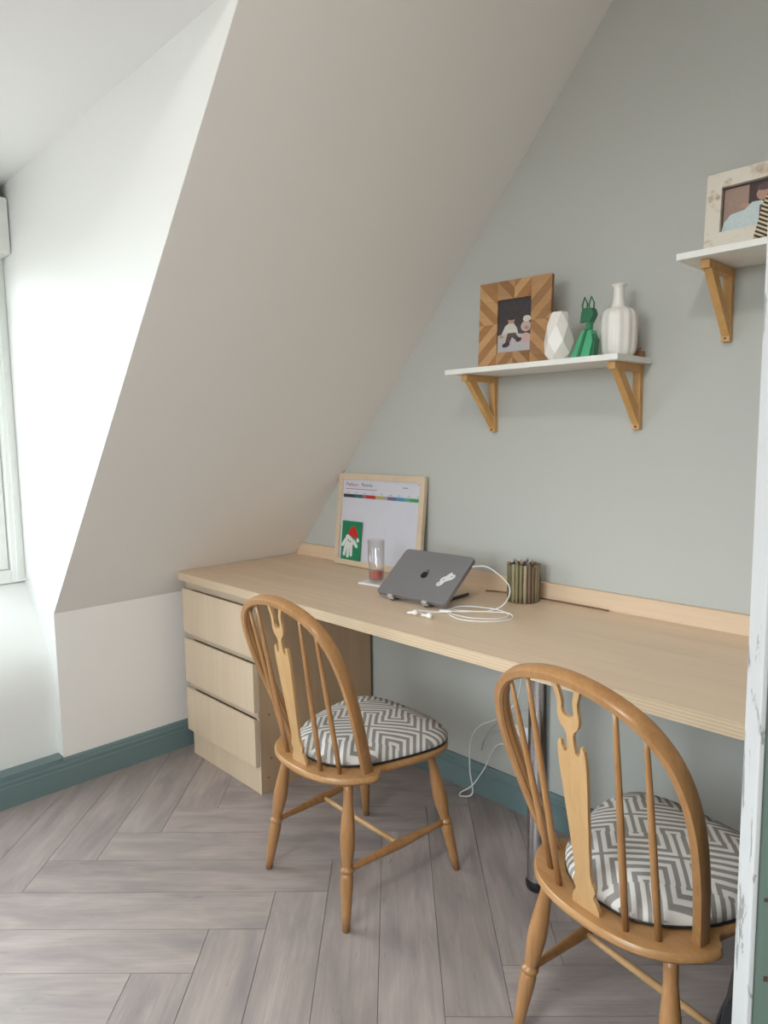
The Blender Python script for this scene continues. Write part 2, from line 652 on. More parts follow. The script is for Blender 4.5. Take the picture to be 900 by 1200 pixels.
# ------------------------------------------------------------------ baseboards
BB = [(0.0, 0.0), (0.018, 0.0), (0.018, 0.074), (0.0145, 0.077), (0.0145, 0.082), (0.0165, 0.086), (0.0155, 0.094), (0.0115, 0.0985), (0.0115, 0.1025), (0.0095, 0.108), (0.006, 0.1115), (0.0, 0.112)]
shell('baseboard_back', prism(B(), [(-a, z) for a, z in BB], 'X', 0.018, XR), M['base'], 'blue-green moulded baseboard on the desk wall')
shell('baseboard_left', prism(B(), BB, 'Y', YF, 0.0), M['base'], 'blue-green moulded baseboard on the knee wall')
bm = B()
pts = [(-0.05, DY0), (0.0135, DY0), (0.0135, CW - 0.016), (0.010, CW - 0.007), (0.002, CW - 0.0015), (-0.05, CW - 0.0015)]
prism(bm, pts, 'Z', 0.100, 0.1165)
shell('trim_ledge', bm, M['base'], 'blue-green ledge on top of the baseboard under the dormer')
shell('baseboard_front', prism(B(), [(YF + a, z) for a, z in BB], 'X', 0.018, XR), M['base'], 'blue-green baseboard on the front wall')
bm = prism(B(), [(XR - a, z) for a, z in BB], 'Y', D1 + 0.07, -0.018)
prism(bm, [(XR - a, z) for a, z in BB], 'Y', YF + 0.018, D0 - 0.07)
shell('baseboard_right', bm, M['base'], 'blue-green baseboard on the doorway wall')

# ------------------------------------------------------------------ dormer window
wn = bpy.data.objects.new('window_1', None)
COL.objects.link(wn)
wn.location = (-0.33, (DY0 + CW) / 2, 0.74)
struct(wn, 'white framed dormer window')
hw = (CW - DY0) / 2 - 0.0007
H_ = WZ1 + 0.05 - 0.74
bm = B()
for a in ((-hw, -hw + 0.05, 0, H_), (hw - 0.05, hw, 0, H_), (-hw + 0.05, hw - 0.05, 0, 0.05), (-hw + 0.05, hw - 0.05, H_ - 0.05, H_)):
    box(bm, -0.05, 0.045, a[0], a[1], a[2], a[3], 0.003)
obj('window_frame', bm, M['gloss_white'], wn)
for s_ in (-1, 1):
    c0, c1 = (-hw + 0.052, -0.004) if s_ < 0 else (0.004, hw - 0.052)
    bm = B()
    for a in ((c0, c0 + 0.045, 0.052, H_ - 0.052), (c1 - 0.045, c1, 0.052, H_ - 0.052), (c0 + 0.045, c1 - 0.045, 0.052, 0.10), (c0 + 0.045, c1 - 0.045, H_ - 0.10, H_ - 0.052)):
        box(bm, -0.04, 0.025, a[0], a[1], a[2], a[3], 0.003)
    sash = obj('sash', bm, M['gloss_white'], wn)
    obj('pane', box(B(), -0.012, -0.008, c0 + 0.045, c1 - 0.045, 0.10, H_ - 0.10), M['pane'], sash)
# roller blind over the window
bl = thing('roller_blind', 'white roller blind cassette with bead chain at the dormer window head', 'blind', (-0.235, (DY0 + CW) / 2, 1.955))
obj('cassette', box(B(), -0.045, 0.055, -hw, hw - 0.003, 0, 0.195, 0.006), M['gloss_white'], bl)
obj('end_bracket', box(B(), -0.04, 0.03, hw - 0.03, hw - 0.022, 0.195, 0.248, 0.003), plain('grey_metal', (0.22, 0.22, 0.22), 0.4, 0.5), bl)
obj('bottom_bar', box(B(), 0.0, 0.022, -hw + 0.01, hw - 0.05, -0.016, -0.001, 0.004), M['gloss_white'], bl)
bm = B()
yy = hw - 0.035
loop = [(-0.02, yy, 0.0), (-0.02, yy, -0.6), (-0.018, yy - 0.002, -1.13), (-0.012, yy - 0.012, -1.20), (-0.006, yy - 0.022, -1.13), (-0.004, yy - 0.02, -0.6), (-0.004, yy - 0.016, 0.0)]
tube(bm, loop, 0.0022, 6, 10)
obj('bead_chain', bm, M['gloss_white'], bl, True)
# a short white cord clip on the cheek, at sill level
tag(obj('cord_cleat', tube(B(), [(-0.315, CW - 0.055, 0.752), (-0.29, CW - 0.03, 0.744), (-0.262, CW - 0.004, 0.752)], 0.0035, 6), M['white_plastic'], None, True), 'thin white blind cord tied across the dormer corner above the sill', 'cord')

# second window, added out of view on the far wall as fill light
w2 = bpy.data.objects.new('fill_window', None)
COL.objects.link(w2)
w2.location = (1.9, YF - 0.05, 0.75)
struct(w2, 'white framed fill window added on the unseen front wall')
bm = B()
for a in ((-0.6, -0.54, 0, 1.6), (0.54, 0.6, 0, 1.6), (-0.54, 0.54, 0, 0.06), (-0.54, 0.54, 1.54, 1.6), (-0.025, 0.025, 0.06, 1.54)):
    box(bm, a[0], a[1], -0.03, 0.04, a[2], a[3])
obj('window_frame', bm, M['gloss_white'], w2)
for a in ((-0.54, -0.025), (0.025, 0.54)):
    obj('pane', box(B(), a[0], a[1], -0.004, 0.0, 0.06, 1.54), M['pane'], w2)

# ------------------------------------------------------------------ door
def chipped(name, base, chip, thr=0.60):
    k = NT(name)
    v = k.coords((1, 1, 0.25))
    n = k.noise(v, 38, 6, 0.65, 0.8)
    f = k.ramp(n, [(thr, 0.0), (thr + 0.03, 1.0)])
    n2 = k.noise(k.coords((1, 1, 0.4)), 9, 4)
    c = k.mix(n2, tuple(x * 0.82 for x in base), base)
    c = k.mix(f, c, chip)
    k.bump(f, -0.5, 0.001)
    return k.set(c, 0.55)


M['door_white'] = chipped('door_edge_paint', (0.52, 0.52, 0.53), (0.22, 0.22, 0.21), 0.585)
M['door_green'] = chipped('door_face_paint', (0.13, 0.19, 0.16), (0.30, 0.35, 0.31), 0.66)
dr = bpy.data.objects.new('door_1', None)
COL.objects.link(dr)
struct(dr, 'worn green door with chipped white edge standing open')
dirv = Vector((-0.79, -0.61)).normalized()
dr.location = (2.985, -0.672, 0.008)
dr.rotation_euler = (0, 0, math.atan2(dirv.y, dirv.x))
LW = 0.765
obj('door_leaf', box(B(), 0.0, LW, -0.018, 0.018, 0, 1.99), M['door_green'], dr)
obj('edge_strip', box(B(), LW, LW + 0.006, -0.020, 0.0205, 0, 1.99, 0.0015), M['door_white'], dr)
for z0, z1 in ((0.20, 0.85), (1.0, 1.86)):
    for yf in (0.018, -0.018):
        bm = B()
        sg = 1 if yf > 0 else -1
        for a in ((0.11, 0.135, z0, z1), (LW - 0.135, LW - 0.11, z0, z1), (0.135, LW - 0.135, z0, z0 + 0.025), (0.135, LW - 0.135, z1 - 0.025, z1)):
            box(bm, a[0], a[1], min(yf, yf + sg * 0.012), max(yf, yf + sg * 0.012), a[2], a[3], 0.004)
        obj('panel_moulding', bm, M['door_green'], dr)
for sg in (1, -1):
    bm = lathe(B(), [(0.022, 0.0), (0.022, 0.006), (0.009, 0.01), (0.009, 0.03), (0.02, 0.036), (0.026, 0.046), (0.022, 0.058), (0.0, 0.062)], 16, (LW - 0.06, sg * 0.018, 0.93), (LW - 0.06, sg * 1.018, 0.93))
    obj('door_knob', bm, M['screw'], dr, True)
# rust and paint marks beside the edge
for z, x_, h in ((0.790, LW - 0.011, 0.004), (0.775, LW - 0.016, 0.005), (0.700, LW - 0.014, 0.006)):
    obj('screw_head', box(B(), x_, x_ + 0.004, 0.0178, 0.0190, z, z + h, 0.0004), plain('rusty_screw', (0.07, 0.04, 0.025), 0.6), dr)
obj('bead', box(B(), LW - 0.034, LW - 0.029, 0.0178, 0.0200, 0, 1.99), plain('bead_green', (0.24, 0.31, 0.27), 0.5), dr)
bm = B()
for a in ((D0 - 0.07, D0, 0, 2.10), (D1, D1 + 0.07, 0, 2.10), (D0, D1, 2.03, 2.10)):
    box(bm, XR - 0.016, XR - 0.0005, a[0], a[1], a[2], a[3])
shell('trim_doorway', bm, M['gloss_white'], 'white doorway casing')

# ------------------------------------------------------------------ desk and drawers
DT, DD, TH = 0.76, 0.600, 0.031
DX0, DX1 = sx(DT - TH) + 0.003, 2.97
desk = thing('desk', 'long birch plywood desk top running along the sage grey wall', 'desk', (0, 0, 0))
bm = B()
prism(bm, [(sx(DT) + 0.002, DT - TH), (DX1, DT - TH), (DX1, DT), (sx(DT) + 0.002, DT)], 'Y', -DD, -0.0005)
for f in bm.faces:
    f.normal_update()
    if f.normal.y < -0.9 or f.normal.x > 0.9 or f.calc_center_median().y < -DD + 0.001:
        f.material_index = 1
top = obj('tabletop', bm, [M['desk'], M['ply']], desk)
bm = prism(B(), [(sx(DT) + 0.006, DT), (DX1, DT), (DX1, DT + 0.053), (sx(DT + 0.053) + 0.004, DT + 0.053)], 'Y', -0.018, -0.0005)
obj('backsplash', bm, M['desk'], desk)
for lx in (1.577, 2.85):
    ly = -0.31
    bm = lathe(B(), [(0.030, 0.03), (0.030, DT - TH - 0.006)], 28, (lx, ly, 0))
    leg = obj('leg', bm, M['steel'], desk, 'auto')
    obj('foot', lathe(B(), [(0.026, 0.0), (0.030, 0.004), (0.033, 0.012), (0.033, 0.022), (0.030, 0.032)], 24, (lx, ly, 0)), M['black'], leg, 'auto')
    obj('mounting_plate', box(B(), lx - 0.05, lx + 0.05, ly - 0.05, ly + 0.05, DT - TH - 0.006, DT - TH - 0.0003), M['steel'], leg)

dw = thing('drawer_unit', 'pale birch three-drawer chest holding up the desk end', 'drawers', (0.094, -0.565, 0))
UW, UD, UH = 0.488, 0.545, DT - TH - 0.0005
bm = B()
box(bm, 0, 0.016, 0.018, UD, 0.0, UH)
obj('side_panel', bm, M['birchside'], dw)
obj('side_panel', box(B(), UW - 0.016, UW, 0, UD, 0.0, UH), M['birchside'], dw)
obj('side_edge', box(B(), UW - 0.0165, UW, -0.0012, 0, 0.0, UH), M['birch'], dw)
obj('back_panel', box(B(), 0.016, UW - 0.016, UD - 0.008, UD, 0.0, UH), M['birchside'], dw)
obj('top_rail', box(B(), 0.0, UW - 0.017, 0.0, 0.05, UH - 0.012, UH), M['birch'], dw)
obj('plinth', box(B(), 0.003, UW - 0.017, 0.0, 0.016, 0.0, 0.118), M['birch'], dw)
for zr in (0.285, 0.490, 0.692):
    obj('rail', box(B(), 0.001, UW, -0.006, -0.0002, zr + 0.0008, zr + 0.0245, 0.0012), M['rail'], dw)
for z0, z1 in ((0.108, 0.285), (0.311, 0.490), (0.515, 0.692)):
    bm = B()
    prism(bm, [(-0.0205, z0), (-0.0035, z0), (-0.0035, z1 - 0.012), (-0.0125, z1), (-0.0205, z1)], 'X', -0.002, UW - 0.002)
    o = obj('drawer', bm, M['birch'], dw)
    obj('drawer_box', box(B(), 0.02, UW - 0.02, -0.003, 0.45, z0 + 0.02, z1 - 0.03), M['birchside'], o)
for y_, z_ in ((0.03, 0.055), (0.045, 0.125), (0.04, 0.29), (0.04, 0.50)):
    bm = lathe(B(), [(0.0032, 0.0), (0.0032, 0.0008), (0.0, 0.0010)], 10, (UW, y_, z_), (UW + 1, y_, z_), cap=False)
    obj('peg_hole', bm, M['screw'], dw)

# ------------------------------------------------------------------ chairs
def half_ring(pts):
    return pts + [(-x, y) for x, y in reversed(pts) if abs(x) > 1e-6]


seat_half = [(0.0, -0.232), (0.06, -0.228), (0.115, -0.212), (0.16, -0.180), (0.190, -0.140), (0.203, -0.108), (0.200, -0.090), (0.188, -0.078), (0.181, -0.060), (0.184, -0.030), (0.196, 0.03), (0.208, 0.09), (0.208, 0.145), (0.188, 0.188), (0.14, 0.212), (0.07, 0.222), (0.0, 0.224)]
ZS = 0.400
LEG_PROF = [(0.0130, 0.0), (0.0132, 0.08), (0.0128, 0.13), (0.0145, 0.19), (0.0185, 0.29), (0.0205, 0.38), (0.0195, 0.45), (0.0155, 0.53), (0.0128, 0.570), (0.0130, 0.578), (0.0180, 0.586), (0.0188, 0.596), (0.0180, 0.606), (0.0135, 0.614), (0.0150, 0.622), (0.0172, 0.640), (0.0168, 0.70), (0.0130, 0.88), (0.0100, 1.0)]


def bow_y(z):
    return -0.108 - (z - 0.395) * 0.355


bow_half = [(0.166, 0.385), (0.184, 0.47), (0.200, 0.56), (0.2095, 0.65), (0.2065, 0.72), (0.188, 0.778), (0.148, 0.822), (0.083, 0.850), (0.0, 0.861)]


def bow_at(x):
    pts = catmull([(a, 0, z) for a, z in bow_half], 20)
    best = min((p_ for p_ in pts if p_.z > 0.72), key=lambda p_: abs(p_.x - abs(x)))
    return Vector((x, bow_y(best.z), best.z))


def make_chair(label, loc, rz):
    t = thing('spindle_back_chair', label, 'chair', loc, (0, 0, rz), 'hoop-back wooden chairs at the desk')
    # seat
    ring = [Vector((x, y, 0)) for x, y in half_ring(seat_half)]
    ring = catmull(ring, 4, True)
    bm = B()
    n = len(ring)
    lv = []
    for inset, z in ((0.022, ZS - 0.030), (0.006, ZS - 0.022), (0.0, ZS - 0.014), (0.0, ZS - 0.007), (0.004, ZS - 0.001), (0.012, ZS), (0.05, ZS - 0.002)):
        lv.append([bm.verts.new((p_.x * (1 - inset / 0.21), p_.y * (1 - inset / 0.225), z)) for p_ in ring])
    for A, C in zip(lv, lv[1:]):
        for i in range(n):
            bm.faces.new((A[i], A[(i + 1) % n], C[(i + 1) % n], C[i]))
    bm.faces.new(lv[0][::-1])
    bm.faces.new(lv[-1])
    obj('seat', bm, M['chairx'], t, 'auto')
    # bow
    right = [(x, bow_y(z), z) for x, z in bow_half]
    path = catmull(right + [(-x, y, z) for x, y, z in reversed(right[:-1])], 8)
    hw_, hd = 0.0105, 0.0150
    sec = [(-hw_, -hd * 0.6), (-hw_ * 0.75, -hd), (hw_ * 0.55, -hd), (hw_ * 0.95, -hd * 0.7), (hw_ * 0.80, -hd * 0.45), (hw_, -hd * 0.2), (hw_, hd * 0.2), (hw_ * 0.80, hd * 0.45), (hw_ * 0.95, hd * 0.7), (hw_ * 0.55, hd), (-hw_ * 0.75, hd), (-hw_, hd * 0.6)]
    bm = sweep(B(), path, sec, Vector((0, 1, 0.355)).normalized())
    obj('back_bow', bm, M['chair'], t, 'auto')
    # spindles
    for xf, yf, xt in ((0.077, -0.192, 0.100), (0.125, -0.164, 0.153), (-0.077, -0.192, -0.100), (-0.125, -0.164, -0.153)):
        bm = lathe(B(), [(0.0062, 0.0), (0.0070, 0.25), (0.0068, 0.5), (0.0052, 0.85), (0.0042, 1.0)], 10, (xf, yf, ZS - 0.012), bow_at(xt))
        obj('spindle', bm, M['chair'], t, True)
    # splat: fiddle body with a forked swan neck, outline in (half width, height 0..1)
    fa, fb = Vector((0, -0.203, ZS - 0.008)), Vector((0, bow_y(0.858), 0.856))
    outer = [(0.0285, 0.0), (0.0285, 0.040), (0.0235, 0.070), (0.0185, 0.090), (0.0205, 0.104), (0.0235, 0.120), (0.0225, 0.138), (0.0180, 0.158), (0.0160, 0.190), (0.0168, 0.25), (0.0195, 0.36), (0.0232, 0.50), (0.0265, 0.62), (0.0290, 0.70), (0.0292, 0.745), (0.0275, 0.772), (0.0240, 0.784), (0.0200, 0.782), (0.0190, 0.762), (0.0145, 0.746), (0.0092, 0.752), (0.0070, 0.778), (0.0070, 0.812), (0.0105, 0.829), (0.0175, 0.842), (0.0215, 0.862), (0.0225, 0.885), (0.0205, 0.910), (0.0215, 0.935), (0.0270, 0.965), (0.0320, 1.0)]
    inner = [(0.0225, 1.0), (0.0165, 0.968), (0.0125, 0.940), (0.0115, 0.915), (0.0130, 0.900), (0.0115, 0.886), (0.0065, 0.878), (0.0, 0.876)]
    side = [(x * 1.10, 1 - (1 - z) * 1.18 if z > 0.62 else z * 0.89 if z > 0.2 else z) for x, z in outer + inner]
    loop2 = side + [(-x, z) for x, z in reversed(side[:-1])]
    ax_ = fb - fa
    nn = Vector((0, 1, -ax_.y / ax_.z)).normalized()
    bm = B()
    f1, f2 = [], []
    for x, z in loop2:
        c = fa + ax_ * z
        f1.append(bm.verts.new(c + Vector((x, 0, 0)) - nn * 0.0038))
        f2.append(bm.verts.new(c + Vector((x, 0, 0)) + nn * 0.0038))
    m_ = len(f1)
    bm.faces.new(f1)
    bm.faces.new(f2[::-1])
    for i in range(m_):
        bm.faces.new((f1[i], f2[i], f2[(i + 1) % m_], f1[(i + 1) % m_]))
    bm.normal_update()
    bmesh.ops.triangulate(bm, faces=[f for f in bm.faces if len(f.verts) > 4], ngon_method='EAR_CLIP')
    obj('splat', bm, M['splat'], t)
    # legs and stretchers
    tops = {'bl': (-0.140, -0.150), 'br': (0.140, -0.150), 'fl': (-0.150, 0.145), 'fr': (0.150, 0.145)}
    feet = {'bl': (-0.184, -0.203), 'br': (0.184, -0.203), 'fl': (-0.206, 0.203), 'fr': (0.206, 0.203)}
    mid = {}
    for k_ in tops:
        a, b = Vector((*tops[k_], ZS - 0.020)), Vector((*feet[k_], 0.0))
        obj('leg', lathe(B(), LEG_PROF, 16, a, b), M['chair'], t, True)
        mid[k_] = a.lerp(b, 0.60)
    for s_ in 'lr':
        a, b = mid['b' + s_], mid['f' + s_]
        obj('stretcher', lathe(B(), [(0.0072, 0.0), (0.0085, 0.12), (0.0135, 0.5), (0.0085, 0.88), (0.0072, 1.0)], 12, a, b), M['chair'], t, True)
    a, b = mid['bl'].lerp(mid['fl'], 0.5), mid['br'].lerp(mid['fr'], 0.5)
    obj('stretcher', lathe(B(), [(0.0065, 0.0), (0.0078, 0.2), (0.0088, 0.5), (0.0078, 0.8), (0.0065, 1.0)], 12, a, b), M['splat'], t, True)
    return t


def make_cushion(label, loc, rz):
    t = thing('seat_cushion', label, 'cushion', loc, (0, 0, rz), 'maze-patterned seat cushions')
    hf = [(0.0, -0.178), (0.06, -0.172), (0.105, -0.145), (0.145, -0.098), (0.168, -0.05), (0.188, 0.02), (0.203, 0.09), (0.204, 0.15), (0.178, 0.196), (0.12, 0.218), (0.06, 0.226), (0.0, 0.227)]
    ring = catmull([Vector((x, y, 0)) for x, y in half_ring(hf)], 4, True)
    n = len(ring)
    bm = B()
    lv = []
    cy = 0.03
    for k_, z in ((0.965, 0.001), (0.995, 0.006), (1.0, 0.014), (0.985, 0.023), (0.95, 0.032), (0.88, 0.042), (0.76, 0.051), (0.60, 0.058), (0.42, 0.062), (0.22, 0.064), (0.06, 0.0645)):
        lv.append([bm.verts.new((p_.x * k_, cy + (p_.y - cy) * k_, z)) for p_ in ring])
    for A, C in zip(lv, lv[1:]):
        for i in range(n):
            bm.faces.new((A[i], A[(i + 1) % n], C[(i + 1) % n], C[i]))
    bm.faces.new(lv[0][::-1])
    bm.faces.new(lv[-1])
    obj('cover', bm, M['cushion'], t, True)
    pp = [Vector((p_.x * 0.99, cy + (p_.y - cy) * 0.99, 0.0045)) for p_ in ring]
    obj('piping', sweep(B(), pp, circle(0.0032, 6), Vector((0, 0, 1)), True), M['black'], t, True)
    return t


C1, R1 = (1.145, -0.600, 0), -0.035
C2, R2_ = (2.034, -0.588, 0), -0.185
make_chair('honey wood hoop-back chair with forked splat in front of the birch drawers', C1, R1)
make_chair('honey wood hoop-back chair with forked splat beside the open green door', C2, R2_)
make_cushion('grey and white maze-patterned cushion on the chair in front of the drawers', (C1[0], C1[1], ZS), R1)
make_cushion('grey and white maze-patterned cushion on the chair beside the green door', (C2[0], C2[1], ZS), R2_)

# ------------------------------------------------------------------ shelves
def shelf(label, x0, x1, ztop, brs):
    t = thing('wall_shelf', label, 'shelf', (x0, 0, ztop))
    obj('board', box(B(), 0, x1 - x0, -0.198, -0.0008, -0.0155, 0, 0.001), M['shelf'], t)
    for bx_ in brs:
        x = bx_ - x0
        hw_ = 0.011
        zt = -0.0158
        bm = box(B(), x - hw_, x + hw_, -0.020, -0.0008, zt - 0.180, zt - 0.0005, 0.001)
        br = obj('bracket', bm, M['bracket'], t)
        obj('arm', box(B(), x - hw_, x + hw_, -0.165, -0.020, zt - 0.020, zt - 0.0005, 0.001), M['bracket'], br)
        obj('brace', prism(B(), [(-0.148, zt - 0.020), (-0.112, zt - 0.020), (-0.020, zt - 0.128), (-0.020, zt - 0.166)], 'X', x - hw_ * 0.85, x + hw_ * 0.85), M['bracket'], br)
        bm = lathe(B(), [(0.0036, 0.0), (0.0036, 0.001), (0.0, 0.0012)], 10, (x, -0.020, zt - 0.172), (x, -1.02, zt - 0.172), cap=False)
        obj('screw', bm, M['screw'], br)
    return t


Z1, Z2 = 1.4893, 1.7078
shelf('white wall shelf carrying the wooden photo frame and white vases', 1.1413, 1.7262, Z1, (1.192, 1.692))
shelf('white wall shelf carrying the whitewashed photo frame', 1.870, 2.455, Z2, (1.925, 2.40))


def flat(bm_pts, z=0.0):
    bm = B()
    bm.faces.new([bm.verts.new((x, y, z)) for x, y in bm_pts])
    return bm


def ell(cx, cy_, rx, ry, n=14, a0=0.0):
    return [(cx + rx * math.cos(2 * PI * i / n) * math.cos(a0) - ry * math.sin(2 * PI * i / n) * math.sin(a0), cy_ + rx * math.cos(2 * PI * i / n) * math.sin(a0) + ry * math.sin(2 * PI * i / n) * math.cos(a0)) for i in range(n)]


def leaning(name, label, cat, loc, yaw, tilt):
    """local x = width, y = up along the face, z = out of the face"""
    t = thing(name, label, cat, loc)
    t.rotation_mode = 'QUATERNION'
    t.rotation_quaternion = (Matrix.Rotation(yaw, 4, 'Z') @ Matrix.Rotation(PI / 2 - tilt, 4, 'X')).to_quaternion()
    return t


# wooden chevron frame
pf = leaning('photo_frame', 'square photo frame of chevron wood strips on the lower shelf', 'photo frame', (1.231, -0.142, Z1 + 0.004), 0.10, 0.055)
FW, FH = 0.242, 0.254
ix0, ix1, iy0, iy1 = 0.064, 0.178, 0.040, 0.198
tones = [(0.33, 0.16, 0.06), (0.42, 0.23, 0.10), (0.25, 0.12, 0.045), (0.48, 0.28, 0.13), (0.29, 0.15, 0.065), (0.38, 0.22, 0.11)]
wm = [wood('frame_wood_%d' % i, [(0.2, tuple(c * 0.8 for c in t_)), (0.5, t_), (0.8, tuple(c * 1.2 for c in t_))], 'X', 1.5, 0.6, 0.5, 0.05) for i, t_ in enumerate(tones)]
obj('backing', box(B(), 0.001, FW - 0.001, 0.001, FH - 0.001, -0.016, -0.006), wm[2], pf)


def clip_rect(poly, x0, x1, y0, y1):
    for ax_, lim, sg in ((0, x0, 1), (0, x1, -1), (1, y0, 1), (1, y1, -1)):
        out = []
        for i in range(len(poly)):
            p_, q_ = poly[i], poly[(i + 1) % len(poly)]
            dp, dq = (p_[ax_] - lim) * sg, (q_[ax_] - lim) * sg
            if dp >= 0:
                out.append(p_)
            if dp * dq < 0:
                t = dp / (dp - dq)
                out.append((p_[0] + (q_[0] - p_[0]) * t, p_[1] + (q_[1] - p_[1]) * t))
        poly = out
        if not poly:
            break
    return poly


# diagonal strips meeting at the middle of every side
cxm, cym = FW / 2, FH / 2
ci = 0
for qx in (-1, 1):
    for qy in (-1, 1):
        for i in range(-2, 9):
            c0, c1 = i * 0.034 - 0.068, (i + 1) * 0.034 - 0.068
            # strips x' - y' = const in the quadrant, pointing to the corner
            band = [(-0.3, -0.3 + c0), (0.3, 0.3 + c0), (0.3, 0.3 + c1), (-0.3, -0.3 + c1)]
            band = [(cxm + qx * a, cym + qy * b) for a, b in band]
            rects = []
            if qx < 0:
                rects.append((0, ix0, 0 if qy < 0 else cym, cym if qy < 0 else FH))
            else:
                rects.append((ix1, FW, 0 if qy < 0 else cym, cym if qy < 0 else FH))
            xa, xb = (ix0, cxm) if qx < 0 else (cxm, ix1)
            rects.append((xa, xb, 0, iy0) if qy < 0 else (xa, xb, iy1, FH))
            for rc in rects:
                pl = clip_rect(band, *rc)
                if len(pl) < 3:
                    continue
                ar = abs(sum(pl[j][0] * pl[(j + 1) % len(pl)][1] - pl[(j + 1) % len(pl)][0] * pl[j][1] for j in range(len(pl)))) / 2
                if ar < 2e-5:
                    continue
                ci += 1
                obj('strip', prism(B(), pl, 'Z', -0.006, 0.0 + 0.0006 * ((i + ci) % 3)), wm[(i * 2 + ci) % 6], pf)
ph = obj('photo', flat([(ix0, iy0), (ix1, iy0), (ix1, iy1), (ix0, iy1)], -0.0054), plain('photo_dark', (0.045, 0.038, 0.042), 0.3, 0, 0.5, 60), pf)
pm = {k_: plain('photo_' + k_, c, 0.35, 0, 0.15, 150) for k_, c in dict(snow=(0.42, 0.40, 0.42), shirt=(0.55, 0.53, 0.48), skin=(0.42, 0.24, 0.18), trouser=(0.09, 0.05, 0.05), pink=(0.50, 0.34, 0.31), hair=(0.05, 0.03, 0.03), grey=(0.25, 0.22, 0.22), yellow=(0.40, 0.30, 0.10), teal=(0.50, 0.58, 0.60), tan=(0.32, 0.22, 0.18)).items()}


def blot(name, poly, mat, par, z):
    return obj(name, flat(poly, z), pm[mat], par)


W_, Hh = ix1 - ix0, iy1 - iy0
P_ = lambda pts: [(ix0 + a * W_, iy0 + b * Hh) for a, b in pts]
E_ = lambda a, b, rx, ry, an=0: ell(ix0 + a * W_, iy0 + b * Hh, rx * W_, ry * Hh, 14, an)
blot('printed_shape', P_([(0, 0), (1, 0), (1, 0.30), (0.7, 0.33), (0.2, 0.36), (0, 0.33)]), 'snow', ph, -0.0052)
blot('printed_shape', P_([(0.10, 0.32), (0.22, 0.50), (0.34, 0.55), (0.48, 0.54), (0.58, 0.44), (0.62, 0.33), (0.52, 0.36), (0.45, 0.34), (0.28, 0.34), (0.20, 0.36)]), 'shirt', ph, -0.0050)
blot('printed_shape', E_(0.40, 0.59, 0.10, 0.055), 'skin', ph, -0.0048)
blot('printed_shape', E_(0.40, 0.635, 0.105, 0.035), 'hair', ph, -0.0046)
blot('printed_shape', P_([(0.30, 0.36), (0.52, 0.36), (0.64, 0.26), (0.58, 0.20), (0.44, 0.28), (0.34, 0.14), (0.22, 0.14)]), 'trouser', ph, -0.0048)
blot('printed_shape', E_(0.26, 0.14, 0.12, 0.045, 0.2), 'hair', ph, -0.0046)
blot('printed_shape', E_(0.64, 0.22, 0.09, 0.04, 0.3), 'hair', ph, -0.0046)
blot('printed_shape', E_(0.12, 0.30, 0.06, 0.03), 'yellow', ph, -0.0046)
blot('printed_shape', E_(0.84, 0.46, 0.15, 0.10), 'pink', ph, -0.0050)
blot('printed_shape', E_(0.86, 0.60, 0.12, 0.06), 'shirt', ph, -0.0048)
blot('printed_shape', E_(0.72, 0.62, 0.04, 0.04), 'hair', ph, -0.0046)
blot('printed_shape', E_(0.86, 0.43, 0.07, 0.03), 'grey', ph, -0.0046)
blot('printed_shape', E_(0.84, 0.24, 0.15, 0.10), 'pink', ph, -0.0050)
obj('easel_strut', box(B(), 0.10, 0.136, 0.02, 0.16, -0.022, -0.016), wm[2], pf)

# whitewashed frame on the upper shelf
f2 = leaning('photo_frame', 'whitewashed wooden photo frame on the upper shelf', 'photo frame', (1.921, -0.165, Z2 + 0.004), 0.0, 0.07)


def whitewash():
    k = NT('whitewashed_wood')
    v = k.coords((1, 1, 1))
    n = k.noise(v, 28, 5, 0.6)
    f = k.ramp(n, [(0.55, 0.0), (0.72, 1.0)])
    c = k.mix(f, (0.66, 0.61, 0.53), (0.40, 0.27, 0.17))
    return k.set(c, 0.7)


M['wash'] = whitewash()
gw, gh = 0.23, 0.170
for nm_, pl in (('frame_bar', [(0, 0), (gw, 0), (gw - 0.034, 0.034), (0.034, 0.034)]), ('frame_bar', [(0, gh), (0.034, gh - 0.034), (gw - 0.034, gh - 0.034), (gw, gh)]), ('frame_bar', [(0, 0), (0.034, 0.034), (0.034, gh - 0.034), (0, gh)]), ('frame_bar', [(gw, 0), (gw, gh), (gw - 0.034, gh - 0.034), (gw - 0.034, 0.034)])):
    obj(nm_, prism(B(), pl, 'Z', -0.012, 0.003), M['wash'], f2)
obj('backing', box(B(), 0.002, gw - 0.002, 0.002, gh - 0.002, -0.015, -0.0122), M['screw'], f2)
ix0, ix1, iy0, iy1 = 0.034, gw - 0.034, 0.034, gh - 0.034
W_, Hh = ix1 - ix0, iy1 - iy0
ph = obj('photo', flat([(ix0, iy0), (ix1, iy0), (ix1, iy1), (ix0, iy1)], -0.009), pm['hair'], f2)
blot('printed_shape', P_([(0.02, 0.02), (0.35, 0.02), (0.35, 0.96), (0.02, 0.96)]), 'tan', ph, -0.0085)
blot('printed_shape', P_([(0.0, 0.0), (0.72, 0.0), (0.70, 0.36), (0.52, 0.55), (0.40, 0.56), (0.30, 0.42), (0.12, 0.38), (0.03, 0.22)]), 'teal', ph, -0.0080)
blot('printed_shape', P_([(0.50, 0.05), (0.57, 0.05), (0.56, 0.46), (0.50, 0.46)]), 'trouser', ph, -0.0076)
blot('printed_shape', E_(0.55, 0.70, 0.10, 0.15), 'skin', ph, -0.0078)
blot('printed_shape', E_(0.30, 0.52, 0.07, 0.05), 'skin', ph, -0.0076)
blot('printed_shape', E_(0.56, 0.84, 0.11, 0.08), 'trouser', ph, -0.0074)

# striped woven pouch at the end of that shelf


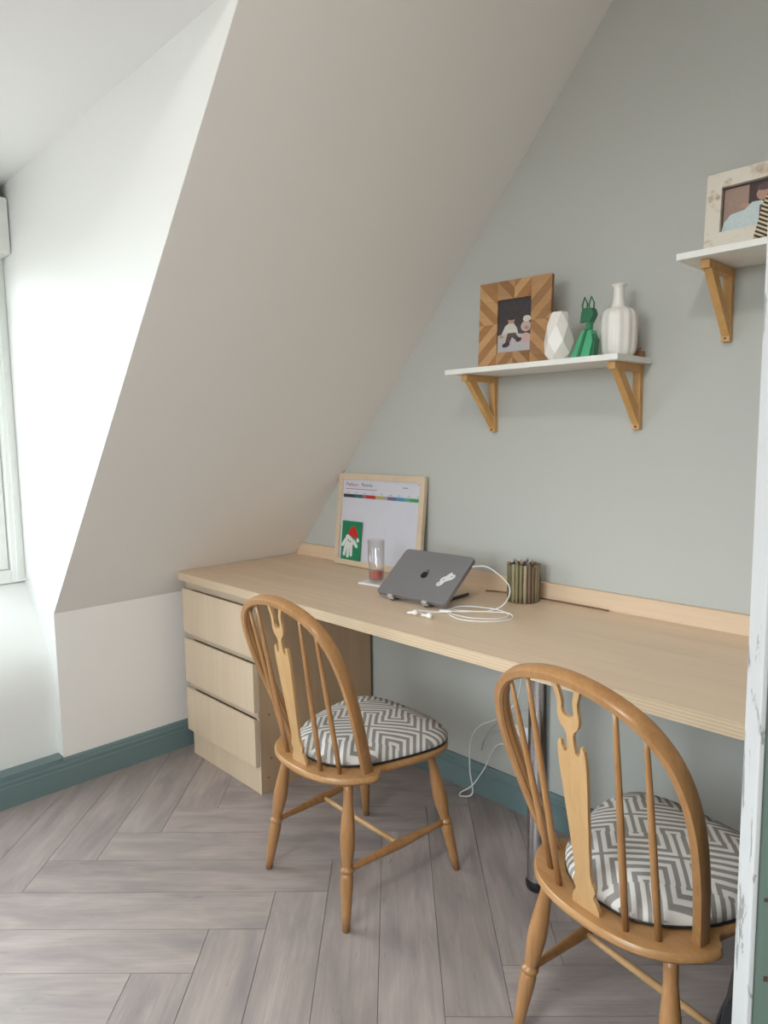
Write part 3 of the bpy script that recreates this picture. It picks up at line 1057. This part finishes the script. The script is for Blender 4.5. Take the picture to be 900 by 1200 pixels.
def striped():
    k = NT('striped_weave')
    t = k.n('ShaderNodeTexCoord')
    sp = k.n('ShaderNodeSeparateXYZ')
    k.l(t.outputs['Object'], sp.inputs[0])
    a = k.math('ADD', k.math('MULTIPLY', sp.outputs[0], 60), k.math('MULTIPLY', sp.outputs[2], 105))
    f = k.ramp(k.math('FRACT', a), [(0.45, 0.0), (0.55, 1.0)])
    c = k.mix(f, (0.03, 0.022, 0.018), (0.60, 0.50, 0.34))
    return k.set(c, 0.8)


bm = B()
prism(bm, [(0, 0), (0.12, 0), (0.105, 0.095), (0.03, 0.10), (0.018, 0.07)], 'Y', -0.012, 0.014)
bmesh.ops.bevel(bm, geom=list(bm.edges), offset=0.004, segments=2, affect='EDGES')
tag(obj('striped_pouch', bm, striped(), None, False, (2.036, -0.181, Z2)), 'black and gold striped woven pouch before the whitewashed frame', 'pouch')

# ribbed bottle vase
v1 = thing('ribbed_vase', 'tall white ribbed bottle vase with flared lip on the lower shelf', 'vase', (1.672, -0.094, Z1))
bm = lathe(B(), [(0.030, 0.0), (0.040, 0.004), (0.046, 0.016), (0.049, 0.04), (0.0495, 0.085), (0.048, 0.108), (0.043, 0.121), (0.033, 0.129), (0.021, 0.132)], 96, ribs=12, rib=0.030)
obj('body', bm, M['ceramic'], v1, True)
bm = lathe(B(), [(0.0205, 0.131), (0.018, 0.138), (0.0150, 0.155), (0.0138, 0.176), (0.0145, 0.186), (0.0190, 0.190), (0.0195, 0.1925), (0.0180, 0.194), (0.0125, 0.194), (0.0115, 0.188), (0.0115, 0.14)], 28, cap=False)
obj('neck', bm, M['ceramic'], v1, True)

# faceted vase
bm = B()
rings = []
for k_, (rr, z, off) in enumerate(((0.026, 0.0, 0), (0.040, 0.018, 0.5), (0.043, 0.052, 0), (0.034, 0.098, 0.5), (0.024, 0.134, 0))):
    rings.append([bm.verts.new((rr * math.cos(2 * PI * (i + off) / 6), rr * math.sin(2 * PI * (i + off) / 6), z)) for i in range(6)])
for k_, (A, C) in enumerate(zip(rings, rings[1:])):
    for i in range(6):
        j = (i + 1) % 6
        if k_ % 2 == 0:
            bm.faces.new((A[i], A[j], C[i]))
            bm.faces.new((A[j], C[j], C[i]))
        else:
            bm.faces.new((A[i], C[j], C[i]))
            bm.faces.new((A[i], A[j], C[j]))
bm.faces.new(rings[0][::-1])
inn = [bm.verts.new((v.co.x * 0.86, v.co.y * 0.86, 0.134)) for v in rings[-1]]
low = [bm.verts.new((v.co.x * 0.8, v.co.y * 0.8, 0.06)) for v in rings[-1]]
for i in range(6):
    j = (i + 1) % 6
    bm.faces.new((rings[-1][i], rings[-1][j], inn[j], inn[i]))
    bm.faces.new((inn[i], inn[j], low[j], low[i]))
bm.faces.new(low)
tag(obj('faceted_vase', bm, M['ceramic'], None, False, (1.521, -0.146, Z1), (0, 0, 0.3)), 'small white faceted vase on the lower shelf next to the wooden frame', 'vase')

# green folded figurine
GL, GD, GM = plain('green_light', (0.05, 0.36, 0.17), 0.5), plain('green_dark', (0.012, 0.13, 0.055), 0.5), plain('green_mid', (0.02, 0.22, 0.09), 0.5)
fg = thing('animal_figurine', 'green faceted animal figurine with pointed ears between the white vases', 'figurine', (1.620, -0.165, Z1))
# body faces the room, leaning left-down like a sitting wedge
obj('body', prism(B(), [(-0.042, 0.0), (-0.022, 0.0), (0.006, 0.070), (-0.008, 0.070)], 'Y', -0.016, 0.016), GL, fg)
obj('stripe', prism(B(), [(-0.022, 0.0), (-0.012, 0.0), (0.010, 0.072), (0.003, 0.074)], 'Y', -0.018, 0.018), GD, fg)
obj('haunch', prism(B(), [(-0.012, 0.0), (0.014, 0.0), (0.024, 0.040), (0.020, 0.070), (0.008, 0.070)], 'Y', -0.016, 0.016), GL, fg)
obj('leg', prism(B(), [(0.016, 0.0), (0.026, 0.0), (0.030, 0.045), (0.022, 0.060)], 'Y', -0.012, 0.012), GD, fg)
obj('neck', prism(B(), [(-0.004, 0.068), (0.012, 0.068), (0.014, 0.100), (0.002, 0.100)], 'Y', -0.008, 0.008), GM, fg)
hd_ = obj('head', prism(B(), [(-0.014, 0.098), (0.012, 0.090), (0.024, 0.112), (0.018, 0.128), (-0.006, 0.130), (-0.012, 0.118)], 'Y', -0.013, 0.013), GD, fg)
for x0 in (-0.010, 0.010):
    bm = B()
    pts = [(x0 - 0.004, 0.124), (x0 - 0.006, 0.140), (x0 + 0.001, 0.160), (x0 + 0.009, 0.142), (x0 + 0.008, 0.126)]
    sweep(bm, [Vector((a, 0, b)) for a, b in pts], circle(0.0026, 6), Vector((0, 1, 0)), True)
    obj('ear', bm, GD, hd_, True)
obj('snout', prism(B(), [(-0.020, 0.094), (-0.006, 0.096), (-0.004, 0.110), (-0.013, 0.112)], 'Y', -0.007, 0.007), GM, hd_)

# small wooden offcut behind the bottle vase
bl_ = thing('wooden_block', 'small brown wooden block at the shelf end behind the ribbed vase', 'block', (1.700, -0.030, Z1))
obj('body', box(B(), -0.02, 0.012, -0.016, 0.016, 0, 0.020, 0.002), wm[4], bl_)
obj('post', box(B(), 0.006, 0.012, -0.017, -0.005, 0.020, 0.026, 0.001), wm[0], bl_)

# ------------------------------------------------------------------ things on the desk
# wall planner board
BW, BH = 0.482, 0.374
pb = leaning('planner_board', 'birch framed white planner board leaning against the sage grey wall', 'board', (0.411, -0.062, DT + 0.0028), 0.0, 0.112)
for pl in ([(0, 0), (BW, 0), (BW - 0.024, 0.024), (0.024, 0.024)], [(0, BH), (0.024, BH - 0.024), (BW - 0.024, BH - 0.024), (BW, BH)], [(0, 0), (0.024, 0.024), (0.024, BH - 0.024), (0, BH)], [(BW, 0), (BW, BH), (BW - 0.024, BH - 0.024), (BW - 0.024, 0.024)]):
    obj('frame_bar', prism(B(), pl, 'Z', -0.016, 0.0), M['birch'], pb)
sh = obj('sheet', box(B(), 0.02, BW - 0.02, 0.02, BH - 0.02, -0.012, -0.006), plain('planner_paper', (0.58, 0.585, 0.66), 0.22, 0, 0.03), pb)
zq = -0.0056
bar = [((0.028, 0.036, 0.055), 1.4), ((0.04, 0.05, 0.085), 0.6), ((0.03, 0.12, 0.13), 1.2), ((0.30, 0.12, 0.12), 0.6), ((0.42, 0.03, 0.03), 1.5), ((0.42, 0.36, 0.12), 1.2), ((0.36, 0.30, 0.36), 0.7), ((0.15, 0.13, 0.22), 1.3), ((0.05, 0.25, 0.45), 1.2), ((0.12, 0.30, 0.26), 0.8), ((0.06, 0.28, 0.10), 1.4)]
tot = sum(b_ for _, b_ in bar)
xx = 0.030
for i, (c, wgt) in enumerate(bar):
    ww = (BW - 0.056) * wgt / tot
    obj('colour_bar', flat([(xx, BH - 0.098), (xx + ww, BH - 0.098), (xx + ww, BH - 0.084), (xx, BH - 0.084)], zq), plain('bar_%d' % i, c, 0.3), sh)
    xx += ww
ink = plain('planner_ink', (0.06, 0.03, 0.06), 0.5)
ink2 = plain('planner_ink_red', (0.30, 0.05, 0.09), 0.5)
inkg = plain('planner_ink_grey', (0.24, 0.24, 0.28), 0.5)


def lettering(body, size, x, y, mat, par, z):
    me = text_mesh(body, size)
    me.materials.clear()
    me.materials.append(mat)
    o = bpy.data.objects.new('lettering', me)
    COL.objects.link(o)
    o.parent = par
    o.location = (x, y, z)
    return o


lettering('Meilleurs', 0.021, 0.040, BH - 0.051, ink2, sh, zq)
lettering('Parents', 0.021, 0.135, BH - 0.051, ink, sh, zq)
obj('heading_rule', flat([(0.042, BH - 0.0640), (0.225, BH - 0.0640), (0.225, BH - 0.0618), (0.042, BH - 0.0618)], zq), ink2, sh)
for i in range(9):
    obj('day_mark', flat([(0.05 + i * 0.049, BH - 0.079), (0.064 + i * 0.049, BH - 0.079), (0.064 + i * 0.049, BH - 0.0765), (0.05 + i * 0.049, BH - 0.0765)], zq), inkg, sh)
obj('note_mark', flat([(0.365, BH - 0.049), (0.395, BH - 0.049), (0.395, BH - 0.045), (0.365, BH - 0.045)], zq), inkg, sh)
obj('note_mark', flat([(0.445, BH - 0.034), (0.46, BH - 0.034), (0.46, BH - 0.031), (0.445, BH - 0.031)], zq), inkg, sh)
# green handprint card stuck on the board
hc = leaning('handprint_card', 'green card with a white handprint and red hat stuck on the planner board', 'card', (0.411, -0.062, DT + 0.0028), 0.0, 0.112)
gx, gy = 0.042, 0.022
obj('card', box(B(), gx, gx + 0.118, gy, gy + 0.158, 0.0003, 0.0012), plain('card_green', (0.005, 0.19, 0.085), 0.45), hc)
cw_ = plain('card_white', (0.62, 0.66, 0.64), 0.5, 0, 0.12, 120)
cr_ = plain('card_red', (0.48, 0.014, 0.012), 0.5)
ck_ = plain('card_black', (0.015, 0.015, 0.015), 0.5)
zc_ = 0.0016
Q = lambda pts: [(gx + a * 0.118, gy + b * 0.158) for a, b in pts]
hp = obj('handprint', flat(Q([(0.22, 0.62), (0.34, 0.66), (0.52, 0.58), (0.66, 0.52), (0.60, 0.38), (0.44, 0.32), (0.28, 0.36), (0.20, 0.48)]), zc_), cw_, hc)
for a, b, c, e2 in ((0.26, 0.40, 0.17, 0.12), (0.38, 0.38, 0.36, 0.08), (0.52, 0.40, 0.53, 0.12), (0.62, 0.50, 0.80, 0.36), (0.24, 0.52, 0.06, 0.36)):
    A, C = Vector(Q([(a, b)])[0]), Vector(Q([(c, e2)])[0])
    t_ = (C - A).normalized()
    s_ = Vector((-t_.y, t_.x)) * 0.0085
    pts = [A - s_, C - s_ * 0.9, C + t_ * 0.006, C + s_ * 0.9, A + s_]
    obj('finger', flat([(p_.x, p_.y) for p_ in pts], zc_ + 0.0001), cw_, hp)
obj('hat', flat(Q([(0.32, 0.66), (0.42, 0.80), (0.56, 0.88), (0.70, 0.84), (0.80, 0.70), (0.86, 0.58), (0.80, 0.55), (0.72, 0.62), (0.66, 0.58), (0.50, 0.60)]), zc_ + 0.0002), cr_, hc)
obj('pompom', flat(ell(gx + 0.84 * 0.118, gy + 0.53 * 0.158, 0.008, 0.009), zc_ + 0.0003), cw_, hc)
for a, b in ((0.36, 0.50), (0.46, 0.47)):
    obj('dot', flat(ell(gx + a * 0.118, gy + b * 0.158, 0.0035, 0.004), zc_ + 0.0003), ck_, hc)

# white tray, tumbler
tag(obj('coaster', box(B(), -0.055, 0.055, -0.05, 0.05, 0.0003, 0.006, 0.0015), M['white_plastic'], None, False, (0.838, -0.212, DT), (0, 0, 0.12)), 'flat white square coaster under the drinking glass', 'coaster')
tg = thing('drinking_glass', 'tall ribbed drinking glass with a little red drink in it', 'glass', (0.838, -0.222, DT + 0.0063))
gp = [(0.0, 0.0), (0.024, 0.0), (0.0265, 0.002), (0.0275, 0.03), (0.030, 0.152), (0.0295, 0.1525), (0.0283, 0.152), (0.0258, 0.03), (0.0245, 0.009), (0.0, 0.008)]
obj('glass_wall', lathe(B(), [(max(a, 0.0004), b) for a, b in gp], 60, cap=False, ribs=10, rib=0.035), M['tumbler'], tg, True)
obj('drink', lathe(B(), [(0.0235, 0.0095), (0.0246, 0.02), (0.0250, 0.040)], 32), plain('red_drink', (0.50, 0.095, 0.07), 0.15, 0, 0.4, 60), tg, True)

# laptop, closed, on a folding stand
LX, LY, LZ, LWd, LYaw, LT = 1.003, -0.381, 0.7845, 0.280, 0.050, 0.659
LDp = 0.196
lp = thing('laptop', 'closed space-grey laptop lying tilted on a folding stand', 'laptop', (LX, LY, LZ))
lp.rotation_mode = 'QUATERNION'
qm = (Matrix.Rotation(LYaw, 4, 'Z') @ Matrix.Rotation(LT, 4, 'X'))
lp.rotation_quaternion = qm.to_quaternion()
alu = plain('grey_aluminium', (0.27, 0.265, 0.28), 0.40, 0.55, 0.02)


def rrect(x0, x1, y0, y1, rad, n=5):
    out = []
    for cx_, cy_, a0 in ((x1 - rad, y1 - rad, 0), (x0 + rad, y1 - rad, PI / 2), (x0 + rad, y0 + rad, PI), (x1 - rad, y0 + rad, 1.5 * PI)):
        for i in range(n + 1):
            a = a0 + PI / 2 * i / n
            out.append((cx_ + rad * math.cos(a), cy_ + rad * math.sin(a)))
    return out


def slab(z0, z1, bev):
    bm = B()
    prism(bm, rrect(0, LWd, 0, LDp, 0.010), 'Z', z0, z1)
    es = [e for e in bm.edges if abs(e.verts[0].co.z - e.verts[1].co.z) < 1e-6]
    bmesh.ops.bevel(bm, geom=es, offset=bev, segments=2, affect='EDGES')
    return bm


obj('base', slab(-0.0135, -0.0056, 0.002), alu, lp, 'auto')
lid = obj('lid', slab(-0.0050, 0.0, 0.0015), alu, lp, 'auto')
obj('hinge_gap', box(B(), 0.01, LWd - 0.01, 0.004, LDp - 0.004, -0.0057, -0.0049), M['black'], lp)
# bitten-fruit emblem
lx_, ly_ = 0.140, 0.098
n_ = 40
app = []
for i in range(n_):
    a = 2 * PI * i / n_
    x, y = 0.0135 * math.cos(a) * (1 - 0.04 * math.sin(a)), 0.0145 * math.sin(a)
    if math.sin(a) > 0.9:
        y -= 0.003 * (math.sin(a) - 0.9) * 10
    bx2, by2 = x - 0.0175, y - 0.002
    dd = math.hypot(bx2, by2)
    if dd < 0.0075:
        k2 = 0.0075 / max(dd, 1e-5)
        x, y = 0.0175 + bx2 * k2, 0.002 + by2 * k2
    app.append((lx_ + x, ly_ + y))
em = obj('emblem', flat(app, 0.0003), plain('emblem_black', (0.008, 0.008, 0.01), 0.2), lid)
obj('emblem_leaf', flat(ell(lx_ + 0.003, ly_ + 0.0185, 0.0055, 0.0025, 10, 0.9), 0.0003), em.data.materials[0], em)
# white toy-dog sticker
stk = obj('sticker', flat([(0.205, 0.066), (0.216, 0.062), (0.226, 0.071), (0.229, 0.082), (0.240, 0.090), (0.250, 0.096), (0.256, 0.107), (0.251, 0.117), (0.241, 0.116), (0.236, 0.124), (0.228, 0.118), (0.222, 0.106), (0.213, 0.100), (0.208, 0.090), (0.213, 0.082), (0.206, 0.076)], 0.0004), plain('sticker_white', (0.62, 0.63, 0.64), 0.4, 0, 0.1, 90), lid)
for a in (ell(0.213, 0.072, 0.0035, 0.0025, 8, 0.6), ell(0.221, 0.090, 0.004, 0.0022, 8, 0.9), ell(0.243, 0.107, 0.0045, 0.002, 8, 0.5)):
    obj('sticker_mark', flat(a, 0.0006), inkg, stk)

st = thing('laptop_stand', 'folding black and silver stand holding the tilted laptop', 'laptop stand', (LX, LY, LZ))
st.rotation_mode = 'QUATERNION'
st.rotation_quaternion = qm.to_quaternion()
qi = qm.to_3x3().inverted()
L2 = lambda p_: qi @ (Vector(p_) - Vector((LX, LY, LZ)))


def rod(a, b, wd, hh):
    a, b = Vector(a), Vector(b)
    bm = B()
    sweep(bm, [a, b], [(-wd, -hh), (wd, -hh), (wd, hh), (-wd, hh)], None)
    return bm


for hx in (0.065, 0.205):
    arm = obj('arm', box(B(), hx - 0.008, hx + 0.008, -0.010, 0.150, -0.0190, -0.0137, 0.001), M['black'], st)
    obj('hook', box(B(), hx - 0.010, hx + 0.010, -0.010, -0.0015, -0.0137, 0.0035, 0.0015), plain('hook_silver', (0.55, 0.54, 0.53), 0.35, 0.4), arm)
    # runner on the desk and strut up to the arm
    pw = Vector((LX, LY, LZ)) + qm.to_3x3() @ Vector((hx, 0.0, -0.020))
    back = Vector((math.sin(-LYaw), math.cos(LYaw), 0))
    zd = DT + 0.0056
    r0, r1 = Vector((pw.x, pw.y, zd)) + back * 0.01, Vector((pw.x, pw.y, zd)) + back * 0.21
    obj('runner', rod(L2(r0), L2(r1), 0.0035, 0.0035), M['black'], st)
    obj('strut', rod(L2(r0 + back * 0.10), L2(Vector((LX, LY, LZ)) + qm.to_3x3() @ Vector((hx, 0.12, -0.0225))), 0.003, 0.003), M['black'], st)

# earphones plugged into the laptop
ep = thing('earphones', 'white wired earphones coiled on the desk beside the laptop', 'earphones', (1.30, -0.36, DT))
ez = DT + 0.0022
tr_ = (Vector((LX, LY, LZ)) + qm.to_3x3() @ Vector((LWd, LDp - 0.03, -0.009)))


def loc_(pts):
    return [Vector(p_) - Vector((1.30, -0.36, DT)) for p_ in pts]


cord = [tr_ + Vector((0.002, 0, 0)), tr_ + Vector((0.05, 0.02, 0.0)), (1.405, -0.215, 0.835), (1.405, -0.235, 0.785), (1.375, -0.275, ez + 0.002), (1.315, -0.315, ez), (1.270, -0.335, ez), (1.300, -0.365, ez), (1.385, -0.365, ez), (1.450, -0.310, ez), (1.435, -0.265, ez + 0.004), (1.360, -0.262, ez + 0.006), (1.285, -0.300, ez + 0.005), (1.300, -0.370, ez + 0.003), (1.370, -0.400, ez), (1.445, -0.362, ez), (1.475, -0.300, ez), (1.445, -0.270, ez + 0.006), (1.39, -0.300, ez + 0.007), (1.335, -0.345, ez + 0.006), (1.30, -0.362, ez + 0.005)]
obj('cord', tube(B(), loc_(cord), 0.0017, 6, 8), M['white_plastic'], ep, True)
for c in ([(1.285, -0.372, ez), (1.255, -0.385, ez), (1.215, -0.40, ez), (1.205, -0.425, ez), (1.232, -0.450, ez + 0.006)], [(1.285, -0.376, ez), (1.25, -0.40, ez), (1.215, -0.408, ez), (1.225, -0.418, ez), (1.265, -0.432, ez), (1.285, -0.446, ez + 0.006)]):
    obj('bud_cord', tube(B(), loc_(c), 0.0012, 6, 6), M['white_plastic'], ep, True)
o = obj('splitter', box(B(), -0.020, 0.020, -0.007, 0.007, 0.0005, 0.009, 0.003), M['white_plastic'], ep, False, (0, 0, 0))
o.location = (-0.012, -0.008, 0.001)
o.rotation_euler = (0, 0, 0.45)
for c, an in (((1.237, -0.455, DT), 0.9), ((1.290, -0.452, DT), 0.3)):
    bm = lathe(B(), [(0.003, -0.022), (0.0042, -0.006), (0.0078, 0.0), (0.0090, 0.005), (0.0075, 0.010), (0.003, 0.013)], 14, (0, 0, 0.0095), (math.cos(an), -math.sin(an) * 0.3, 1.0095 * 0.0 + 0.0195))
    bm.verts.ensure_lookup_table()
    bm2 = B()
    lathe(bm2, [(0.0028, 0.0), (0.0040, 0.016), (0.0078, 0.021), (0.0090, 0.026), (0.0075, 0.031), (0.003, 0.034)], 14, Vector((-0.02 * math.cos(an), -0.02 * math.sin(an), 0.0095)), Vector((0.014 * math.cos(an), 0.014 * math.sin(an), 0.0095)) * 1.0)
    bm.free()
    # profile is in metres, so normalise the axis length to one metre
    bm2.free()
    bm3 = B()
    a0 = Vector((-0.018 * math.cos(an), -0.018 * math.sin(an), 0.0095))
    a1 = a0 + Vector((math.cos(an), math.sin(an), 0.0))
    lathe(bm3, [(0.0026, 0.0), (0.0040, 0.016), (0.0078, 0.020), (0.0090, 0.026), (0.0075, 0.031), (0.003, 0.034)], 14, a0, a1)
    o = obj('earbud', bm3, M['white_plastic'], ep, True)
    o.location = Vector(c) - Vector((1.30, -0.36, DT))

# thin brown flex along the upstand
tag(obj('thin_flex', tube(B(), [(1.20, -0.06, DT + 0.003), (1.24, -0.045, DT + 0.003), (1.29, -0.035, DT + 0.003), (1.40, -0.030, DT + 0.003), (1.55, -0.028, DT + 0.003), (1.63, -0.030, DT + 0.003)], 0.0022, 6), plain('brown_flex', (0.16, 0.085, 0.045), 0.5), None, True), 'thin brown flex lying along the desk upstand behind the pencil pot', 'cable')

# pencil pot clad with sticks
pot = thing('pencil_pot', 'round pencil pot clad in green and brown sticks', 'pencil pot', (1.366, -0.084, DT))
obj('cup', lathe(B(), [(0.030, 0.001), (0.039, 0.001), (0.039, 0.118), (0.0365, 0.118), (0.0365, 0.006), (0.001, 0.006)], 32, cap=False), plain('pot_core', (0.10, 0.075, 0.04), 0.8), pot, True)
stc = [(0.23, 0.20, 0.11), (0.29, 0.25, 0.15), (0.15, 0.145, 0.075), (0.24, 0.15, 0.09), (0.17, 0.115, 0.08), (0.34, 0.28, 0.19)]
stm = [wood('stick_%d' % i, [(0.2, tuple(x * 0.6 for x in c)), (0.5, c), (0.8, tuple(x * 1.4 for x in c))], 'Z', 2.0, 0.7) for i, c in enumerate(stc)]
for i in range(22):
    a = 2 * PI * i / 22
    bm = lathe(B(), [(0.0056, 0.0), (0.0060, 0.3), (0.0057, 0.7), (0.0060, 1.0)], 8, (0.0448 * math.cos(a), 0.0448 * math.sin(a), 0.0005), (0.0450 * math.cos(a + 0.03), 0.0450 * math.sin(a + 0.03), 0.119 + random.uniform(-0.004, 0.006)))
    obj('stick', bm, stm[(i * 5 + i // 3) % 6], pot, True)
pcs = [('dark red', (0.20, 0.02, 0.03)), ('black', (0.015, 0.015, 0.015)), ('purple', (0.09, 0.03, 0.12)), ('pink', (0.50, 0.20, 0.25)), ('white', (0.65, 0.62, 0.60)), ('dark blue', (0.02, 0.03, 0.12)), ('brown', (0.20, 0.09, 0.04)), ('maroon', (0.12, 0.02, 0.03)), ('grey', (0.25, 0.24, 0.25))]
for i, (nm_, c) in enumerate(pcs):
    a = 2 * PI * i / len(pcs) + 0.3
    p0 = Vector((1.366 + 0.010 * math.cos(a), -0.084 + 0.010 * math.sin(a), DT + 0.0125))
    p1 = Vector((1.366 + 0.030 * math.cos(a), -0.084 + 0.030 * math.sin(a), DT + 0.128 + 0.004 * (i % 3)))
    pn = thing('pencil', nm_ + ' pencil standing in the stick-clad pot', 'pencil', p0, (0, 0, 0), 'pencils in the stick-clad pot')
    dd = p1 - p0
    obj('shaft', lathe(B(), [(0.0037, 0.0), (0.0037, 0.93)], 6, (0, 0, 0), dd), plain('pencil_' + nm_.replace(' ', '_'), c, 0.4), pn)
    obj('tip', lathe(B(), [(0.0037, 0.93), (0.0012, 0.995), (0.0003, 1.0)], 6, (0, 0, 0), dd), stm[5], pn)

# ------------------------------------------------------------------ wall socket, plugs and leads under the desk
so = thing('wall_socket', 'white double wall socket low on the wall under the desk', 'socket', (1.335, -0.0006, 0.262))
obj('plate', box(B(), -0.073, 0.073, -0.009, 0, -0.043, 0.043, 0.003), M['white_plastic'], so)
for x in (-0.036, 0.036):
    obj('switch', box(B(), x - 0.006, x + 0.006, -0.012, -0.009, 0.018, 0.032, 0.001), M['white_plastic'], so)
greyc = plain('grey_lead', (0.42, 0.45, 0.47), 0.45)
whitec = M['white_plastic']
for x, lab, path, mat in (
        (1.299, 'white plug with pale lead drooping to the floor from the socket', [(1.299, -0.048, 0.235), (1.28, -0.052, 0.245), (1.24, -0.055, 0.225), (1.19, -0.05, 0.13), (1.14, -0.055, 0.05), (1.09, -0.06, 0.006), (1.105, -0.075, 0.004), (1.14, -0.055, 0.02), (1.12, -0.045, 0.10), (1.12, -0.04, 0.20), (1.16, -0.04, 0.27), (1.25, -0.05, 0.33), (1.33, -0.06, 0.42), (1.36, -0.08, 0.55), (1.36, -0.09, 0.725)], whitec),
        (1.371, 'white plug with grey lead rising from the socket to the desk', [(1.371, -0.048, 0.25), (1.35, -0.055, 0.275), (1.30, -0.055, 0.30), (1.20, -0.05, 0.25), (1.175, -0.05, 0.19), (1.18, -0.05, 0.22), (1.22, -0.05, 0.285), (1.30, -0.06, 0.36), (1.40, -0.07, 0.42), (1.43, -0.08, 0.55), (1.42, -0.09, 0.725)], greyc)):
    pg = thing('plug_lead', lab, 'plug', (x, -0.0102, 0.245))
    obj('plug', box(B(), -0.024, 0.024, -0.036, 0.0, -0.024, 0.022, 0.006), M['white_plastic'], pg)
    obj('lead', tube(B(), [Vector(p_) - Vector((x, -0.0102, 0.245)) for p_ in path], 0.0026, 6, 8), mat, pg, True)

# ------------------------------------------------------------------ backpack by the door
bk = thing('backpack', 'black backpack standing on the floor between chair and green door', 'backpack', (2.375, -0.80, 0), (0, 0, 0.20))
fab = plain('black_nylon', (0.010, 0.010, 0.013), 0.55, 0, 0.3, 200, 0.1)
navy = plain('navy_nylon', (0.020, 0.028, 0.060), 0.6, 0, 0.3, 200, 0.1)


def pack(hx, y0, y1, h, z0, nx=16):
    bm = B()
    prof_ = [(-hx, z0), (-hx * 1.02, z0 + h * 0.35), (-hx * 0.96, z0 + h * 0.62), (-hx * 0.80, z0 + h * 0.84), (-hx * 0.45, z0 + h * 0.97), (0, z0 + h)]
    c = catmull([Vector((a, 0, b)) for a, b in prof_], 4)
    pl = [(v.x, v.z) for v in c] + [(-v.x, v.z) for v in reversed(c[:-1])]
    prism(bm, pl, 'Y', y0, y1)
    es = [e for e in bm.edges if abs(e.verts[0].co.y - e.verts[1].co.y) < 1e-6]
    bmesh.ops.bevel(bm, geom=es, offset=0.022, segments=3, affect='EDGES')
    return bm


obj('body', pack(0.135, -0.055, 0.075, 0.53, 0.001), fab, bk, 'auto')
obj('front_pocket', pack(0.112, -0.098, -0.055, 0.29, 0.012), navy, bk, 'auto')
zp = [(a_, -0.02, c_ * 0.53 / 0.44) for a_, c_ in ((-0.137, 0.10), (-0.138, 0.24), (-0.115, 0.345), (-0.06, 0.427), (0.0, 0.441), (0.06, 0.427), (0.115, 0.345), (0.138, 0.24), (0.137, 0.10))]
zi = obj('zip', tube(B(), zp, 0.0035, 6), M['black'], bk, True)
obj('zip_pull', box(B(), -0.143, -0.138, -0.026, -0.016, 0.285, 0.312, 0.001), M['steel'], zi)
obj('handle', tube(B(), [(-0.03, 0.03, 0.522), (-0.025, 0.03, 0.552), (0.025, 0.03, 0.552), (0.03, 0.03, 0.522)], 0.006, 8), fab, bk, True)
for sx_ in (-1, 1):
    obj('strap', sweep(B(), catmull([(sx_ * 0.06, 0.07, 0.40), (sx_ * 0.075, 0.105, 0.32), (sx_ * 0.09, 0.10, 0.18), (sx_ * 0.11, 0.07, 0.06)], 6), [(-0.02, -0.004), (0.02, -0.004), (0.02, 0.004), (-0.02, 0.004)], (0, 1, 0)), fab, bk)

# ------------------------------------------------------------------ ceiling fill lamp, added out of view to even the brightness
cl = thing('fill_lamp', 'round white flush fill lamp added on the unseen ceiling', 'lamp', (2.25, -1.75, ZC))
obj('fill_lamp_body', lathe(B(), [(0.17, -0.002), (0.17, -0.035), (0.155, -0.045), (0.150, -0.040)], 32, cap=False), M['gloss_white'], cl, True)
obj('diffuser', lathe(B(), [(0.148, -0.040), (0.12, -0.052), (0.05, -0.058), (0.001, -0.059)], 32, cap=False), M['white_plastic'], cl, True)
ll = bpy.data.lights.new('fill_lamp_light', 'AREA')
ll.shape = 'DISK'
ll.size = 0.30
ll.energy = 13.0
ll.color = (1.0, 0.955, 0.90)
lo = bpy.data.objects.new('fill_lamp_light', ll)
COL.objects.link(lo)
lo.parent = cl
lo.location = (0, 0, -0.064)
